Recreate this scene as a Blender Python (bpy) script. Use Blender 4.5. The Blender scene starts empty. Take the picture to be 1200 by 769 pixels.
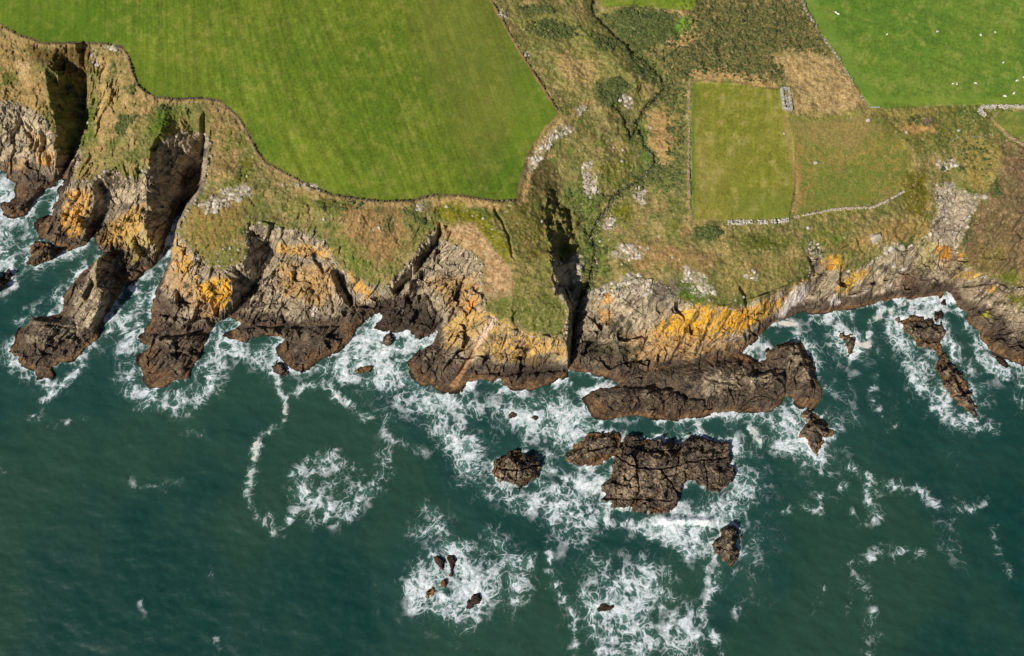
import bpy, bmesh, math, random
import numpy as np
from mathutils import Vector

# ------------------------------------------------------------------ camera, sky, sun, exposure
scene = bpy.context.scene
TILT = math.radians(18.0)          # camera looks down, 18 degrees off the vertical, towards the land
ALT = 270.0
FPX = 811.0                        # focal length in units of a 1200 px wide frame
PW, PH = 1200.0, 769.0
cam_d = bpy.data.cameras.new("camera")
cam_d.sensor_width = 36.0
cam_d.lens = 36.0 * FPX / PW
cam_d.clip_start = 1.0
cam_d.clip_end = 12000.0
cam = bpy.data.objects.new("camera", cam_d)
cam.location = (0, 0, ALT)
cam.rotation_euler = (TILT, 0, 0)
scene.collection.objects.link(cam)
scene.camera = cam

SUN_DIR = Vector((-0.75, -0.66, 0)).normalized()
SUN_EL = math.radians(38.0)
sun_vec = Vector((SUN_DIR.x * math.cos(SUN_EL), SUN_DIR.y * math.cos(SUN_EL), math.sin(SUN_EL)))
world = bpy.data.worlds.new("World")
scene.world = world
world.use_nodes = True
wn = world.node_tree
sky = wn.nodes.new("ShaderNodeTexSky")
sky.sky_type = 'NISHITA'
sky.sun_disc = False
sky.sun_elevation = SUN_EL
sky.sun_rotation = math.atan2(SUN_DIR.x, SUN_DIR.y)
wn.links.new(sky.outputs[0], wn.nodes["Background"].inputs[0])
wn.nodes["Background"].inputs[1].default_value = 0.05  # sky
sun_d = bpy.data.lights.new("sun", 'SUN')
sun_d.energy = 5.0
sun_d.angle = math.radians(0.5)
sun_d.color = (1.0, 0.94, 0.85)
sun = bpy.data.objects.new("sun", sun_d)
sun.rotation_euler = sun_vec.to_track_quat('Z', 'Y').to_euler()
scene.collection.objects.link(sun)
scene.view_settings.view_transform = 'Standard'
scene.view_settings.look = 'None'
scene.view_settings.gamma = 1.0
scene.view_settings.use_curve_mapping = False
scene.view_settings.exposure = 0.0
scene.cycles.max_bounces = 4
scene.cycles.diffuse_bounces = 1
scene.cycles.use_denoising = True

random.seed(7)
rng = np.random.default_rng(7)
CT, ST = math.cos(TILT), math.sin(TILT)

# ------------------------------------------------------------------ map sheet -> world (survey sheet units)
def to_world(u, v, h):
    dx = (u - PW / 2) / FPX
    dy = -(v - PH / 2) / FPX
    s = (ALT - h) / (CT - dy * ST)
    return dx * s, (dy * CT + ST) * s

def to_sheet(x, y, z=0.0):
    zz = z - ALT
    cy = y * CT + zz * ST
    cz = -y * ST + zz * CT
    return PW / 2 + FPX * x / (-cz), PH / 2 - FPX * cy / (-cz)

# ------------------------------------------------------------------ noise
def _hash(ix, iy, seed):
    with np.errstate(over='ignore'):
        h = (ix.astype(np.int64) * 374761393 + iy.astype(np.int64) * 668265263 + seed * 1442695041) & 0xffffffff
        h = ((h ^ (h >> 13)) * 1274126177) & 0xffffffff
        h = ((h ^ (h >> 16)) * 2246822519) & 0xffffffff
        h = h ^ (h >> 15)
    return (h & 0xffffff).astype(np.float64) / 0xffffff

def vnoise(x, y, seed=0):
    ix = np.floor(x).astype(np.int64); iy = np.floor(y).astype(np.int64)
    fx = x - ix; fy = y - iy
    fx = fx * fx * fx * (fx * (fx * 6 - 15) + 10); fy = fy * fy * fy * (fy * (fy * 6 - 15) + 10)
    a = _hash(ix, iy, seed); b = _hash(ix + 1, iy, seed)
    c = _hash(ix, iy + 1, seed); d = _hash(ix + 1, iy + 1, seed)
    return (a + (b - a) * fx) * (1 - fy) + (c + (d - c) * fx) * fy

def fbm(x, y, seed=0, octs=4, gain=0.5):
    t = np.zeros(np.broadcast(x, y).shape); a = 1.0; n = 0.0
    for o in range(octs):
        ca, sa = math.cos(o * 0.9 + 0.3), math.sin(o * 0.9 + 0.3)
        t = t + a * vnoise((x * ca - y * sa) * 2 ** o + 13.7 * o, (x * sa + y * ca) * 2 ** o - 7.1 * o, seed + o)
        n += a; a *= gain
    return t / n

def cells(x, y, seed=0):
    """fractured blocks: (random value, tilted face offset, distance to the nearest joint)"""
    ix = np.floor(x).astype(np.int64); iy = np.floor(y).astype(np.int64)
    d1 = np.full(x.shape, 9.0); d2 = np.full(x.shape, 9.0)
    val = np.zeros(x.shape); tilt = np.zeros(x.shape)
    for oy in (-1, 0, 1):
        for ox in (-1, 0, 1):
            cx = ix + ox; cy = iy + oy
            px = cx + 0.15 + 0.7 * _hash(cx, cy, seed); py = cy + 0.15 + 0.7 * _hash(cx, cy, seed + 11)
            rx = x - px; ry = y - py
            d = np.sqrt(rx * rx + ry * ry)
            v = _hash(cx, cy, seed + 23)
            tl = rx * (_hash(cx, cy, seed + 31) - .5) * 2 + ry * (_hash(cx, cy, seed + 37) - .5) * 2
            near = d < d1
            d2 = np.where(near, d1, np.minimum(d2, d))
            val = np.where(near, v, val); tilt = np.where(near, tl, tilt)
            d1 = np.where(near, d, d1)
    return val, tilt, d2 - d1

def sst(a, b, x):
    t = np.clip((x - a) / (b - a), 0, 1)
    return t * t * (3 - 2 * t)

def lin(c):
    c = np.array(c, float) / 255.0
    return np.where(c <= 0.04045, c / 12.92, ((c + 0.055) / 1.055) ** 2.4)

def seg_dist(U, V, pts, closed=False):
    best = np.full(U.shape, 1e9)
    n = len(pts); m = n if closed else n - 1
    for i in range(m):
        x0, y0 = pts[i][:2]; x1, y1 = pts[(i + 1) % n][:2]
        dx, dy = x1 - x0, y1 - y0
        t = np.clip(((U - x0) * dx + (V - y0) * dy) / (dx * dx + dy * dy + 1e-9), 0, 1)
        best = np.minimum(best, (U - x0 - t * dx) ** 2 + (V - y0 - t * dy) ** 2)
    return np.sqrt(best)

def inside(U, V, pts):
    r = np.zeros(U.shape, bool); n = len(pts)
    for i in range(n):
        x0, y0 = pts[i][:2]; x1, y1 = pts[(i + 1) % n][:2]
        if y0 == y1: continue
        r ^= ((y0 > V) != (y1 > V)) & (U < (x1 - x0) * (V - y0) / (y1 - y0) + x0)
    return r

def sdf(U, V, pts):
    d = seg_dist(U, V, pts, True)
    return np.where(inside(U, V, pts), d, -d)

# ------------------------------------------------------------------ survey of the coast
COAST = [(-170,240),(0,200),(8,203),(10,212),(20,214),(17,222),(19,232),(10,236),(0,238),(4,252),(14,257),(26,254),(34,252),(40,242),(45,232),(55,223),
 (65,217),(70,212),(78,210),(73,217),(67,221),(69,230),(62,240),(60,252),(48,256),(40,261),(42,273),(46,281),(62,284),(70,292),(79,295),
 (98,290),(104,284),(111,272),(112,284),(121,294),(117,300),(104,312),(92,321),(83,333),(73,348),(74,360),(69,368),(52,371),(37,372),
 (33,378),(21,387),(18,400),(10,412),(21,419),(24,429),(40,435),(42,446),(52,444),(62,448),(69,440),(62,431),(71,426),(79,425),
 (96,418),(104,406),(117,398),(121,383),(125,371),(133,360),(144,340),(146,331),(150,336),(160,327),(175,317),(184,309),(190,296),
 (199,276),(204,260),(208,246),(212,236),(214,238),(211,248),(206,262),(203,278),(199,303),(188,330),(182,345),(177,357),(175,365),
 (177,377),(167,386),(167,392),(162,395),(163,402),(173,407),(160,417),(161,430),(167,438),(166,448),(175,457),(194,455),(205,448),
 (213,447),(224,444),(225,436),(232,423),(238,413),(242,402),(246,392),(252,382),(261,375),(267,371),(273,373),(282,380),(277,384),
 (263,389),(262,394),(273,400),(286,402),(298,396),(309,393),(325,395),(332,398),(320,407),(323,417),(330,423),(339,434),(351,437),
 (362,434),(376,423),(397,413),(405,407),(414,396),(418,384),(424,378),(437,369),(447,365),(446,374),(438,382),(436,387),(445,388),
 (455,389),(466,391),(478,388),(487,394),(493,398),(503,395),(512,389),(507,400),(497,407),(485,417),(474,425),(480,434),(485,446),
 (493,455),(505,450),(510,458),(516,461),(524,462),(542,459),(547,450),(563,446),(578,448),(587,443),(586,452),(597,456),(622,459),
 (638,453),(653,446),(665,442),(666,434),(670,436),(677,438),(691,438),(697,442),(714,444),(724,450),(712,453),(702,453),(687,461),
 (681,467),(687,475),(693,490),(702,494),(714,494),(743,488),(777,493),(806,492),(837,486),(860,484),(903,484),(914,475),(920,465),
 (930,467),(928,473),(937,479),(953,482),(962,473),(965,461),(960,444),(951,423),(939,400),(924,400),(912,405),(899,409),(897,419),
 (887,425),(880,419),(872,413),(880,405),(889,396),(903,382),(912,377),(932,369),(941,365),(953,369),(966,367),(987,365),(1007,361),
 (1031,355),(1048,352),(1060,350),(1071,352),(1092,348),(1102,350),(1110,344),(1117,355),(1123,363),(1133,366),(1128,372),(1133,381),
 (1144,386),(1146,396),(1154,404),(1162,415),(1177,421),(1187,425),(1200,430),(1370,480)]
LAND = COAST + [(1370,-170),(-170,-170)]

# break lines (u, v, height): edges, ridges, gully floors, ledges
L = []
def bl(*p): L.append(p)
# inland rise
bl((-160,-160,46),(300,-160,47),(700,-160,44),(1000,-160,48),(1360,-160,50))
bl((-160,0,32),(-60,14,31),(0,26,30),(20,42,30),(48,50,30),(110,50,29),(145,58,29),(160,95,28),(170,108,27.5),(200,115,27),(240,115,26.5),(270,128,26),(290,155,26),(302,178,26),(330,200,26),(365,220,26),(420,235,26),(480,236,26),(540,230,26),(605,235,26))
bl((605,235,26),(625,175,28),(655,135,31),(620,80,34),(575,0,38))
bl((0,0,32),(200,0,35),(400,0,37),(575,0,38)); bl((300,60,33),(500,120,32)); bl((350,160,30),(520,190,29))
bl((805,90,33),(808,180,30),(808,258,27)); bl((808,262,26.5),(920,264,25),(990,252,25.5),(1060,228,27),(1070,180,31))
bl((690,-20,36),(820,0,38),(940,0,40),(1200,0,43),(1360,0,44)); bl((960,60,38),(1018,124,36),(1200,126,37),(1360,130,38))
bl((920,110,34),(920,260,26)); bl((1015,180,32),(1120,170,32),(1200,170,34))
# first headland and gully
bl((0,60,27),(30,62,27),(52,80,26),(58,110,22),(62,140,18),(70,165,14),(74,190,9),(70,204,4))
bl((0,120,20),(40,130,17)); bl((0,165,10),(40,165,9)); bl((0,190,3),(35,195,5),(50,215,2.5)); bl((-160,140,20),(-80,130,20),(0,120,20)); bl((20,205,3),(45,200,5)); bl((5,243,2),(28,240,2.5),(45,222,2))
bl((80,68,24),(97,85,16),(100,110,11),(98,130,8),(92,158,5),(83,180,3),(76,198,1.2),(72,210,.2))
bl((112,62,27),(116,80,24),(112,110,19),(110,140,15),(104,160,12),(108,185,12)); bl((90,195,6),(84,205,3))
# second headland
bl((140,80,27),(145,110,26),(160,140,24),(150,180,20),(130,200,17),(105,212,14),(84,222,11))
bl((84,222,11),(108,222,12),(112,228,11),(108,245,9),(102,265,6),(96,280,3)); bl((70,250,5),(66,275,3),(80,290,1)); bl((78,235,9),(90,250,8))
bl((150,238,6),(132,240,4),(122,252,3),(114,264,1),(110,273,0)); bl((118,215,9),(124,235,5)); bl((128,205,13),(155,215,10),(150,230,8))
bl((205,122,25),(192,140,24),(186,160,23),(178,180,21),(172,200,19),(172,230,16),(172,250,14),(169,268,11))
bl((160,240,13),(150,260,10),(135,280,6),(120,292,1.5)); bl((160,270,7),(150,280,6)); bl((170,274,9),(186,270,9),(184,290,6),(178,310,2)); bl((160,275,8),(158,300,5),(152,322,1.5))
bl((143,285,2.5),(146,315,2))
bl((121,297,9),(113,306,11),(112,320,11),(113,338,10),(123,350,9),(119,366,8),(104,382,5.5)); bl((95,340,6),(85,365,4)); bl((135,310,4),(130,335,4))
bl((38,376,3.5),(60,378,5),(92,384,5),(104,384,4)); bl((28,392,4),(60,396,5),(84,398,5)); bl((16,413,2),(24,417,2.4),(62,413,2.6),(80,407,2.8),(88,402,3)); bl((30,424,1.8),(55,430,1.8)); bl((90,408,2.2),(105,395,2))
# big chasm
bl((205,122,25),(222,128,25),(236,140,25),(246,152,24.5),(245,165,24),(243,185,23.5),(241,205,23),(240,222,22.5),(222,241,21),(211,260,19),(208,278,16),(203,304,11),(192,332,5),(186,348,2.5))
bl((215,140,21),(225,150,17),(233,163,12),(240,162,8),(238,185,4),(236,205,2),(232,222,1),(218,238,-1),(210,255,-1.5))
bl((205,150,20),(212,170,15),(218,185,10)); bl((195,170,18),(203,195,11),(208,215,6)); bl((185,215,13),(190,245,8),(193,270,4)); bl((181,262,10),(190,280,3)); bl((222,190,6),(216,215,1.5))
# third headland
bl((260,200,25),(300,220,25),(360,240,25)); bl((240,225,22.5),(250,260,21.5),(240,290,18),(215,300,14)); bl((215,300,14),(232,318,12.5),(262,322,15),(280,315,16.5),(291,296,19),(286,280,20),(276,267,21),(288,262,22),(300,256,22),(316,262,21),(330,268,20))
bl((272,335,13),(270,355,9),(264,368,5),(254,378,2)); bl((228,335,10),(245,352,8)); bl((200,340,6),(225,360,5.5),(250,370,4)); bl((185,370,3.5),(205,378,4),(240,380,3.5)); bl((168,390,1),(190,391,1.8),(215,389,2),(244,387,1.5))
bl((180,396,3),(205,400,3.6),(230,398,3.4),(228,415,2.6)); bl((175,425,1.8),(200,425,2.6),(215,435,2.2)); bl((185,448,1),(210,440,1.4))
bl((300,270,17),(312,285,12),(322,300,9.5),(308,322,6),(292,343,3),(274,366,.8)); bl((330,272,19),(328,300,14),(316,332,8),(300,352,6),(285,368,4))
# middle cliffs
bl((340,232,25),(400,252,24.5),(450,250,25),(500,248,25)); bl((335,275,18.5),(370,276,18),(400,290,17.5),(430,300,17),(470,290,18)); bl((330,288,15),(360,290,14),(385,300,14))
bl((330,305,12.5),(388,303,12.5)); bl((340,335,8),(385,335,8.5)); bl((300,374,3.8),(340,373,4.5),(400,372,4.2),(424,365,3.4)); bl((262,386,1),(290,381,1.6),(330,381,1.6),(380,380,1.6),(416,382,.8))
bl((280,392,1.8),(330,389,2.6),(385,393,2.6),(405,395,1.8)); bl((345,410,2.2),(375,408,2)); bl((345,425,1.2),(360,425,1.2))
bl((387,320,13),(392,335,11),(402,352,8),(408,360,5)); bl((395,318,10),(404,338,6),(413,352,4)); bl((408,320,12),(430,335,10.5),(455,338,9.5))
bl((424,351,7.5),(445,346,8),(459,341,8.5)); bl((416,366,2.4),(440,358,2.5),(462,354,4)); bl((430,366,2),(448,360,2))
bl((500,258,23),(507,268,21),(500,284,19),(484,308,16),(470,324,13),(458,340,9.5)); bl((517,276,15),(511,290,14),(495,313,11),(479,331,8),(466,344,5.5))
bl((520,265,22),(545,285,20),(560,300,19.5),(563,335,17),(566,368,15)); bl((530,300,15.5),(535,330,12),(530,350,9)); bl((505,335,8),(500,355,5)); bl((485,350,4.5),(475,370,2.5),(500,380,2.8),(520,375,4)); bl((455,380,1.4),(475,382,1.5))
# great bluff
bl((560,255,25),(620,258,25)); bl((580,262,25),(600,300,23),(604,318,22.5)); bl((600,340,20),(600,365,18),(655,365,18)); bl((530,360,11),(522,378,9),(515,388,2.5)); bl((566,368,15),(580,380,14.5),(625,394,14),(650,392,14.5),(663,390,15))
bl((525,395,7),(555,410,6.5),(590,420,6),(640,418,7),(662,415,8)); bl((560,428,3),(600,430,3.6),(640,430,4),(660,430,3.2)); bl((490,420,3),(510,410,4),(520,430,3.5),(500,440,2.2)); bl((560,438,1.8),(600,444,1.8),(640,444,1.6))
# stream gully
STREAM = [(696,-30,34.5),(697,0,33.5),(693,12,33),(700,22,32.5),(712,33,32),(722,44,31.6),(735,52,31.2),(745,65,30.8),(756,72,30.4),(765,80,30),(775,92,29.6),(778,104,29),(767,117,28),(754,130,27),(747,145,26),(751,155,25.3),(755,170,24.3),(766,180,23.5),(768,192,22.6),(755,207,21),(740,217,19.6),(722,228,18.2),(711,245,16.6),(698,262,14.8),(693,275,13.4),(697,290,12),(697,305,10.6),(692,325,8.6),(685,340,6.8),(678,355,5.2),(673,375,3.6),(671,400,2),(669,425,.8),(668,436,0)]
bl(*STREAM)
TRIB = [(720,122,28.4),(724,128,28),(730,135,27.3),(735,150,26.5),(740,163,26),(746,150,25.9)]
bl(*[(a+22,b-14,c+2.5) for a,b,c in STREAM[1:10]]); bl(*[(a-24,b+10,c+2.6) for a,b,c in STREAM[1:11]])
bl((800,130,30),(795,180,28),(800,230,26.5)); bl((700,140,29),(710,180,27),(700,205,24)); bl((690,205,23.5),(705,225,20.5)); bl((672,165,28),(670,200,25.5))
bl((634,200,26),(641,228,24.5),(640,250,24),(638,272,23.6),(641,290,23.2),(646,315,22),(649,333,21),(661,348,20),(667,362,19),(665,385,16),(664,405,11),(665,428,4))
bl((652,236,19.5),(662,252,17.5),(672,268,15),(683,284,13)); bl((655,250,20),(650,268,20.5),(656,282,18)); bl((658,292,14),(664,310,11),(668,325,8.8),(670,345,6))
bl((662,244,15.5),(668,262,13.5),(682,292,12.2))
bl((684,366,8.5),(682,400,5.5),(681,420,3)); bl((700,345,14.5),(692,360,10)); bl((712,350,15),(745,335,18),(760,330,19)); bl((705,380,9.5),(740,385,9.5)); bl((700,410,4.6),(745,415,4.2)); bl((700,428,2),(750,430,2))
bl((735,250,20.5),(725,290,18.5),(722,320,17)); bl((800,262,25.5),(790,300,22.5)); bl((760,335,18.5),(790,345,18.5),(820,358,18),(850,358,18),(880,350,18.5),(905,342,18.5),(935,328,18.5),(950,318,18.5))
bl((752,434,1.4),(772,433,1.4),(806,426,1.2),(833,420,.9),(862,415,.4)); bl((760,405,7),(800,398,8),(840,392,8.5),(875,378,9)); bl((752,424,2.6),(800,416,3.4),(850,406,3.4))
bl((950,318,18.5),(950,300,21),(965,296,20.5),(975,308,18.5),(1000,310,17.5),(1030,300,17.5),(1062,290,17.5)); bl((955,320,13),(948,340,8),(946,355,3)); bl((938,335,14),(930,350,8)); bl((985,330,11),(1020,328,9.5),(1060,320,9),(1082,318,9)); bl((985,350,4),(1030,343,4.5),(1080,338,4),(1100,338,3.5))
bl((870,300,23),(930,290,23.5),(1000,280,24),(1060,262,24.5))
bl((1110,200,29),(1120,225,26),(1118,250,22),(1110,268,18.5),(1104,285,16),(1106,300,12.5),(1110,320,8.5),(1104,336,4)); bl((1080,262,22.5),(1090,280,18)); bl((1090,210,29),(1092,240,26.5)); bl((1135,215,29),(1134,240,26),(1126,270,21),(1122,285,18),(1118,300,14))
bl((1165,205,31.5),(1200,200,33)); bl((1165,250,27),(1200,250,28.5),(1360,250,29)); bl((1140,300,15),(1170,306,16.5),(1200,300,18),(1360,300,18)); bl((1125,318,9.5),(1160,328,10),(1175,318,12),(1200,320,12)); bl((1130,332,6.5),(1165,334,6.2),(1188,342,6.6),(1210,335,8))
bl((1170,350,5),(1200,352,8),(1360,365,8)); bl((1140,350,5),(1165,345,5.4),(1162,365,4)); bl((1150,372,3.6),(1185,380,5),(1215,390,5)); bl((1160,395,2.4),(1200,412,2.2),(1360,450,2.4)); bl((1128,350,3),(1125,340,4))
# seaward ledge
bl((697,466,2.2),(740,462,3.8),(800,457,4.6),(860,448,5.2),(905,438,6)); bl((908,408,4.5),(935,404,5),(940,425,5.6),(950,450,4.6),(955,468,2)); bl((905,470,2.8),(860,472,2.4),(800,478,2),(720,482,1.6)); bl((735,452,1.8),(770,452,2),(800,461,2.2),(828,466,3)); bl((745,440,2.8),(775,440,3),(820,438,4.4),(870,434,4.6),(884,430,2)); bl((885,440,2.6),(905,432,3),(920,430,3.4),(922,460,2.4))

GU0, GV0, GU1, GV1 = -168, -168, 1368, 600
GW, GH = GU1 - GU0, GV1 - GV0            # 1536 x 768
gu, gv = np.meshgrid(np.arange(GW) + GU0, np.arange(GH) + GV0)
gu = gu.astype(float); gv = gv.astype(float); GU_, GV_ = gu, gv
# organic wobble of the surveyed lines
wob_u = (fbm(gu / 7, gv / 7, 91, 3) - .5) * 6; wob_v = (fbm(gu / 7, gv / 7, 95, 3) - .5) * 6
wob_u += (vnoise(gu / 2.6, gv / 2.6, 96) - .5) * 2; wob_v += (vnoise(gu / 2.6, gv / 2.6, 97) - .5) * 2

land_sd = sdf(gu + wob_u * .5, gv + wob_v * .5, LAND)
land_sd0 = sdf(gu, gv, LAND)
csum = np.zeros((GH, GW)); cnt = np.zeros((GH, GW))
for pl in L:
    for (a, b) in zip(pl[:-1], pl[1:]):
        n = int(max(abs(a[0] - b[0]), abs(a[1] - b[1])) * 1.5) + 2
        t = np.linspace(0, 1, n)
        uu = np.round(a[0] + (b[0] - a[0]) * t - GU0).astype(int); vv = np.round(a[1] + (b[1] - a[1]) * t - GV0).astype(int)
        hh = a[2] + (b[2] - a[2]) * t
        ok = (uu >= 0) & (uu < GW) & (vv >= 0) & (vv < GH)
        np.add.at(csum, (vv[ok], uu[ok]), hh[ok]); np.add.at(cnt, (vv[ok], uu[ok]), 1)
coastline = np.abs(land_sd) < 0.8
csum[coastline & (cnt == 0)] = 0.0; cnt[coastline & (cnt == 0)] = 1
deep = land_sd < -5
csum[deep] = -4.0; cnt[deep] = 1
cval = np.where(cnt > 0, csum / np.maximum(cnt, 1), 0); cmask = (cnt > 0).astype(float)

def solve(cv, cm, depth):
    h, w = cv.shape
    if depth > 0 and min(h, w) > 12:
        s = cm.reshape(h // 2, 2, w // 2, 2).sum((1, 3))
        v = (cv * cm).reshape(h // 2, 2, w // 2, 2).sum((1, 3))
        z = solve(np.where(s > 0, v / np.maximum(s, 1), 0), (s > 0).astype(float), depth - 1)
        z = np.repeat(np.repeat(z, 2, 0), 2, 1)
        it = 70
    else:
        z = np.full((h, w), 20.0); it = 800
    for _ in range(it):
        p = np.pad(z, 1, mode='edge')
        q = 0.25 * (p[:-2, 1:-1] + p[2:, 1:-1] + p[1:-1, :-2] + p[1:-1, 2:])
        z = q * (1 - cm) + cv * cm
    return z
HG = solve(cval, cmask, 6)
p_ = np.pad(HG, 1, mode='edge')
HG = np.where(land_sd > 2, 0.6 * HG + 0.1 * (p_[:-2, 1:-1] + p_[2:, 1:-1] + p_[1:-1, :-2] + p_[1:-1, 2:]), HG)

def samp(G, u, v):
    x = np.clip(u - GU0, 0, GW - 1.001); y = np.clip(v - GV0, 0, GH - 1.001)
    ix = x.astype(int); iy = y.astype(int); fx = x - ix; fy = y - iy
    return (G[iy, ix] * (1 - fx) + G[iy, ix + 1] * fx) * (1 - fy) + (G[iy + 1, ix] * (1 - fx) + G[iy + 1, ix + 1] * fx) * fy

# ------------------------------------------------------------------ mask helpers on the survey grid
def win(pts, m):
    us = [p[0] for p in pts]; vs = [p[1] for p in pts]
    a = max(0, int(min(us) - m - GU0)); b = min(GW, int(max(us) + m - GU0) + 1)
    c = max(0, int(min(vs) - m - GV0)); d = min(GH, int(max(vs) + m - GV0) + 1)
    return slice(c, d), slice(a, b)

def pmask(pts, soft=4, wob=1.0, brk=0.0, bs=5.0, seed=1):
    """soft polygon mask with a ragged edge; brk>0 breaks it up into patches"""
    out = np.zeros((GH, GW)); s = win(pts, soft + 6)
    U = gu[s] + wob_u[s] * wob; V = gv[s] + wob_v[s] * wob
    d = sdf(U, V, pts)
    if brk > 0:
        d = d + (fbm(gu[s] / bs, gv[s] / bs, seed, 4, .6) - .5) * brk * 8 * soft / 2 - brk * soft * .3
    out[s] = sst(-soft, soft, d)
    return out

def lmask(pts, w=2.0, soft=1.5, wob=.4, brk=0.0, bs=3.0, seed=1):
    out = np.zeros((GH, GW)); s = win(pts, w + soft + 6)
    d = w - seg_dist(gu[s] + wob_u[s] * wob, gv[s] + wob_v[s] * wob, pts)
    if brk > 0:
        d = d + (fbm(gu[s] / bs, gv[s] / bs, seed, 3, .6) - .55) * brk * 6
    out[s] = sst(-soft, soft, d)
    return out

def ell(cx, cy, rx, ry=None, n=14, ang=0):
    ry = ry or rx; a = math.radians(ang)
    return [(cx + rx * math.cos(t) * math.cos(a) - ry * math.sin(t) * math.sin(a), cy + rx * math.cos(t) * math.sin(a) + ry * math.sin(t) * math.cos(a))
            for t in [k * 2 * math.pi / n for k in range(n)]]

BIG = [(-170,-170),(575,-170),(575,0),(600,45),(628,90),(655,133),(640,150),(625,170),(615,195),(605,235),(580,236),(540,229),(510,228),(480,235),(450,236),(420,233),(390,228),(365,220),(345,208),(330,200),(312,190),(302,178),(294,162),(288,150),(280,137),(270,128),(258,118),(240,115),(200,116),(185,114),(172,109),(162,100),(156,85),(152,66),(143,55),(125,51),(105,50),(70,51),(48,50),(35,45),(20,40),(0,28),(-170,-20)]
RIGHT = [(937,-10),(960,35),(990,80),(1018,123),(1035,127),(1100,124),(1148,123),(1200,124),(1370,128),(1370,-170),(920,-170)]
SMALL = [(811,96),(860,98),(918,106),(921,132),(930,160),(932,215),(925,255),(880,258),(812,259),(810,200),(809,150)]
LANE = [(1172,132),(1200,130),(1370,134),(1370,215),(1205,172),(1188,160),(1165,140)]
TOPF = [(705,-170),(830,-170),(818,-5),(814,12),(780,10),(740,7),(706,8)]
PAD = [(921,136),(945,142),(1005,136),(1020,134),(1055,158),(1068,190),(1056,222),(1030,238),(1000,243),(965,247),(932,254),(934,220),(930,180)]
F_PAD = pmask(PAD, 3, .5)
F_BIG = pmask(BIG, .8, .25); F_RIGHT = pmask(RIGHT, .8, .15); F_SMALL = pmask(SMALL, 1.2, .2); F_LANE = pmask(LANE, 1.2, .3); F_TOP = pmask(TOPF, 1.2, .3)

ROCK = [(-170,130),(0,118),(25,125),(45,132),(58,150),(72,182),(82,178),(92,165),(95,185),(84,212),(108,212),(128,198),(160,212),(166,202),(182,185),(190,165),(205,160),(214,152),(228,160),(238,154),(246,170),(240,222),(222,243),(211,262),(208,270),(222,290),(240,308),(262,318),(283,308),(292,292),(285,276),(298,262),(325,266),(345,268),(380,282),(395,312),(430,332),(455,335),(480,306),(508,268),(520,282),(545,292),(562,304),(566,338),(570,372),(590,382),(625,396),(660,394),(667,365),(650,340),(648,300),(660,310),(672,300),(675,330),(690,345),(700,338),(730,338),(752,326),(778,332),(790,348),(825,362),(858,360),(880,355),(905,346),(932,334),(950,325),(950,300),(975,306),(985,322),(1010,312),(1030,302),(1060,292),(1085,280),(1100,250),(1098,225),(1132,225),(1142,240),(1122,290),(1130,312),(1160,326),(1200,338),(1370,350),(1370,560),(-170,560)]
R = pmask(ROCK, 3.0, 1.0, .35, 6, 5)
R = np.maximum(R, sst(0, 1, (land_sd0 > -8) * (HG < 3.0) * 1.0) * (gv > 150))
CHUTE = [(1092,215),(1108,212),(1124,222),(1120,232),(1140,226),(1152,230),(1140,250),(1128,275),(1116,290),(1095,282),(1100,262),(1098,240)]
BARE = [(CHUTE,3,.5),([(233,238),(262,220),(285,215),(300,225),(280,236),(262,245),(240,252)],2,.9),(ell(358,218,18,4,ang=10),2,.8),(ell(493,240,11,4,ang=-30),2,.6),
 ([(655,148),(640,158),(628,172),(616,190),(615,210),(622,210),(628,195),(645,170),(675,152),(668,146)],2,.8),([(683,190),(692,188),(700,205),(700,225),(690,232),(683,225)],2,.5),
 ([(725,112),(740,112),(743,122),(733,127),(726,122)],1.5,.3),(ell(750,228,8,16),2,.7),(ell(715,262,9,8),1.5,.7),([(668,298),(680,296),(684,315),(680,335),(670,330),(672,315)],1.5,.6),([(690,340),(745,318),(760,330),(770,345),(720,350),(695,350)],2,.7),
 (ell(735,295,20,10),2,1.0),([(802,312),(830,322),(842,345),(820,350),(800,330)],2,.9),([(110,56),(117,75),(110,78),(105,66)],1.2,.4),([(122,52),(141,57),(139,61),(124,57)],1,.3),(ell(880,323,8,7),1.5,.6),(ell(955,295,10,14),2,.7),(ell(1027,279,7,5),1,.1),(ell(1045,290,14,7),2,.7),
 (ell(1112,192,14,7),2,.9),(ell(680,128,8,6),1.5,.8),(ell(588,17,3,8,ang=-25),1,.4),(ell(617,62,4,4),1,.4)]

# ------------------------------------------------------------------ ground colour map (plain surface colours of turf, stone, lichen)
K = 1.0
def L_(c): return lin(c) * K
COL = np.zeros((GH, GW, 3))
def bbox(m):
    r = np.flatnonzero(m.max(1) > 0.003); c = np.flatnonzero(m.max(0) > 0.003)
    return None if len(r) == 0 else (slice(r[0], r[-1] + 1), slice(c[0], c[-1] + 1))
def lay(mask, c, c2=None, ns=6.0, seed=3):
    """lay a surface colour (varying between c and c2) over the map"""
    c = L_(c); w = bbox(mask)
    if w is None: return
    if c2 is not None:
        t = sst(.3, .7, fbm(gu[w] / ns, gv[w] / ns, seed, 4, .6))[..., None]
        c = c * (1 - t) + L_(c2) * t
    m = mask[w][..., None]
    COL[w] = COL[w] * (1 - m) + c * m
one = np.ones((GH, GW))
# rough cliff-top turf
lay(one, (104,102,54), (124,116,66), 30, 11)
lay(sst(.45, .65, fbm(gu / 16, gv / 16, 12, 5, .6)), (92,98,44))
lay(sst(.52, .68, fbm(gu / 11, gv / 11, 13, 5, .65)) * .6, (158,134,88))
lay(sst(.58, .72, fbm(gu / 9, gv / 9, 14, 5, .65)) * .7, (122,104,62))

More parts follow.
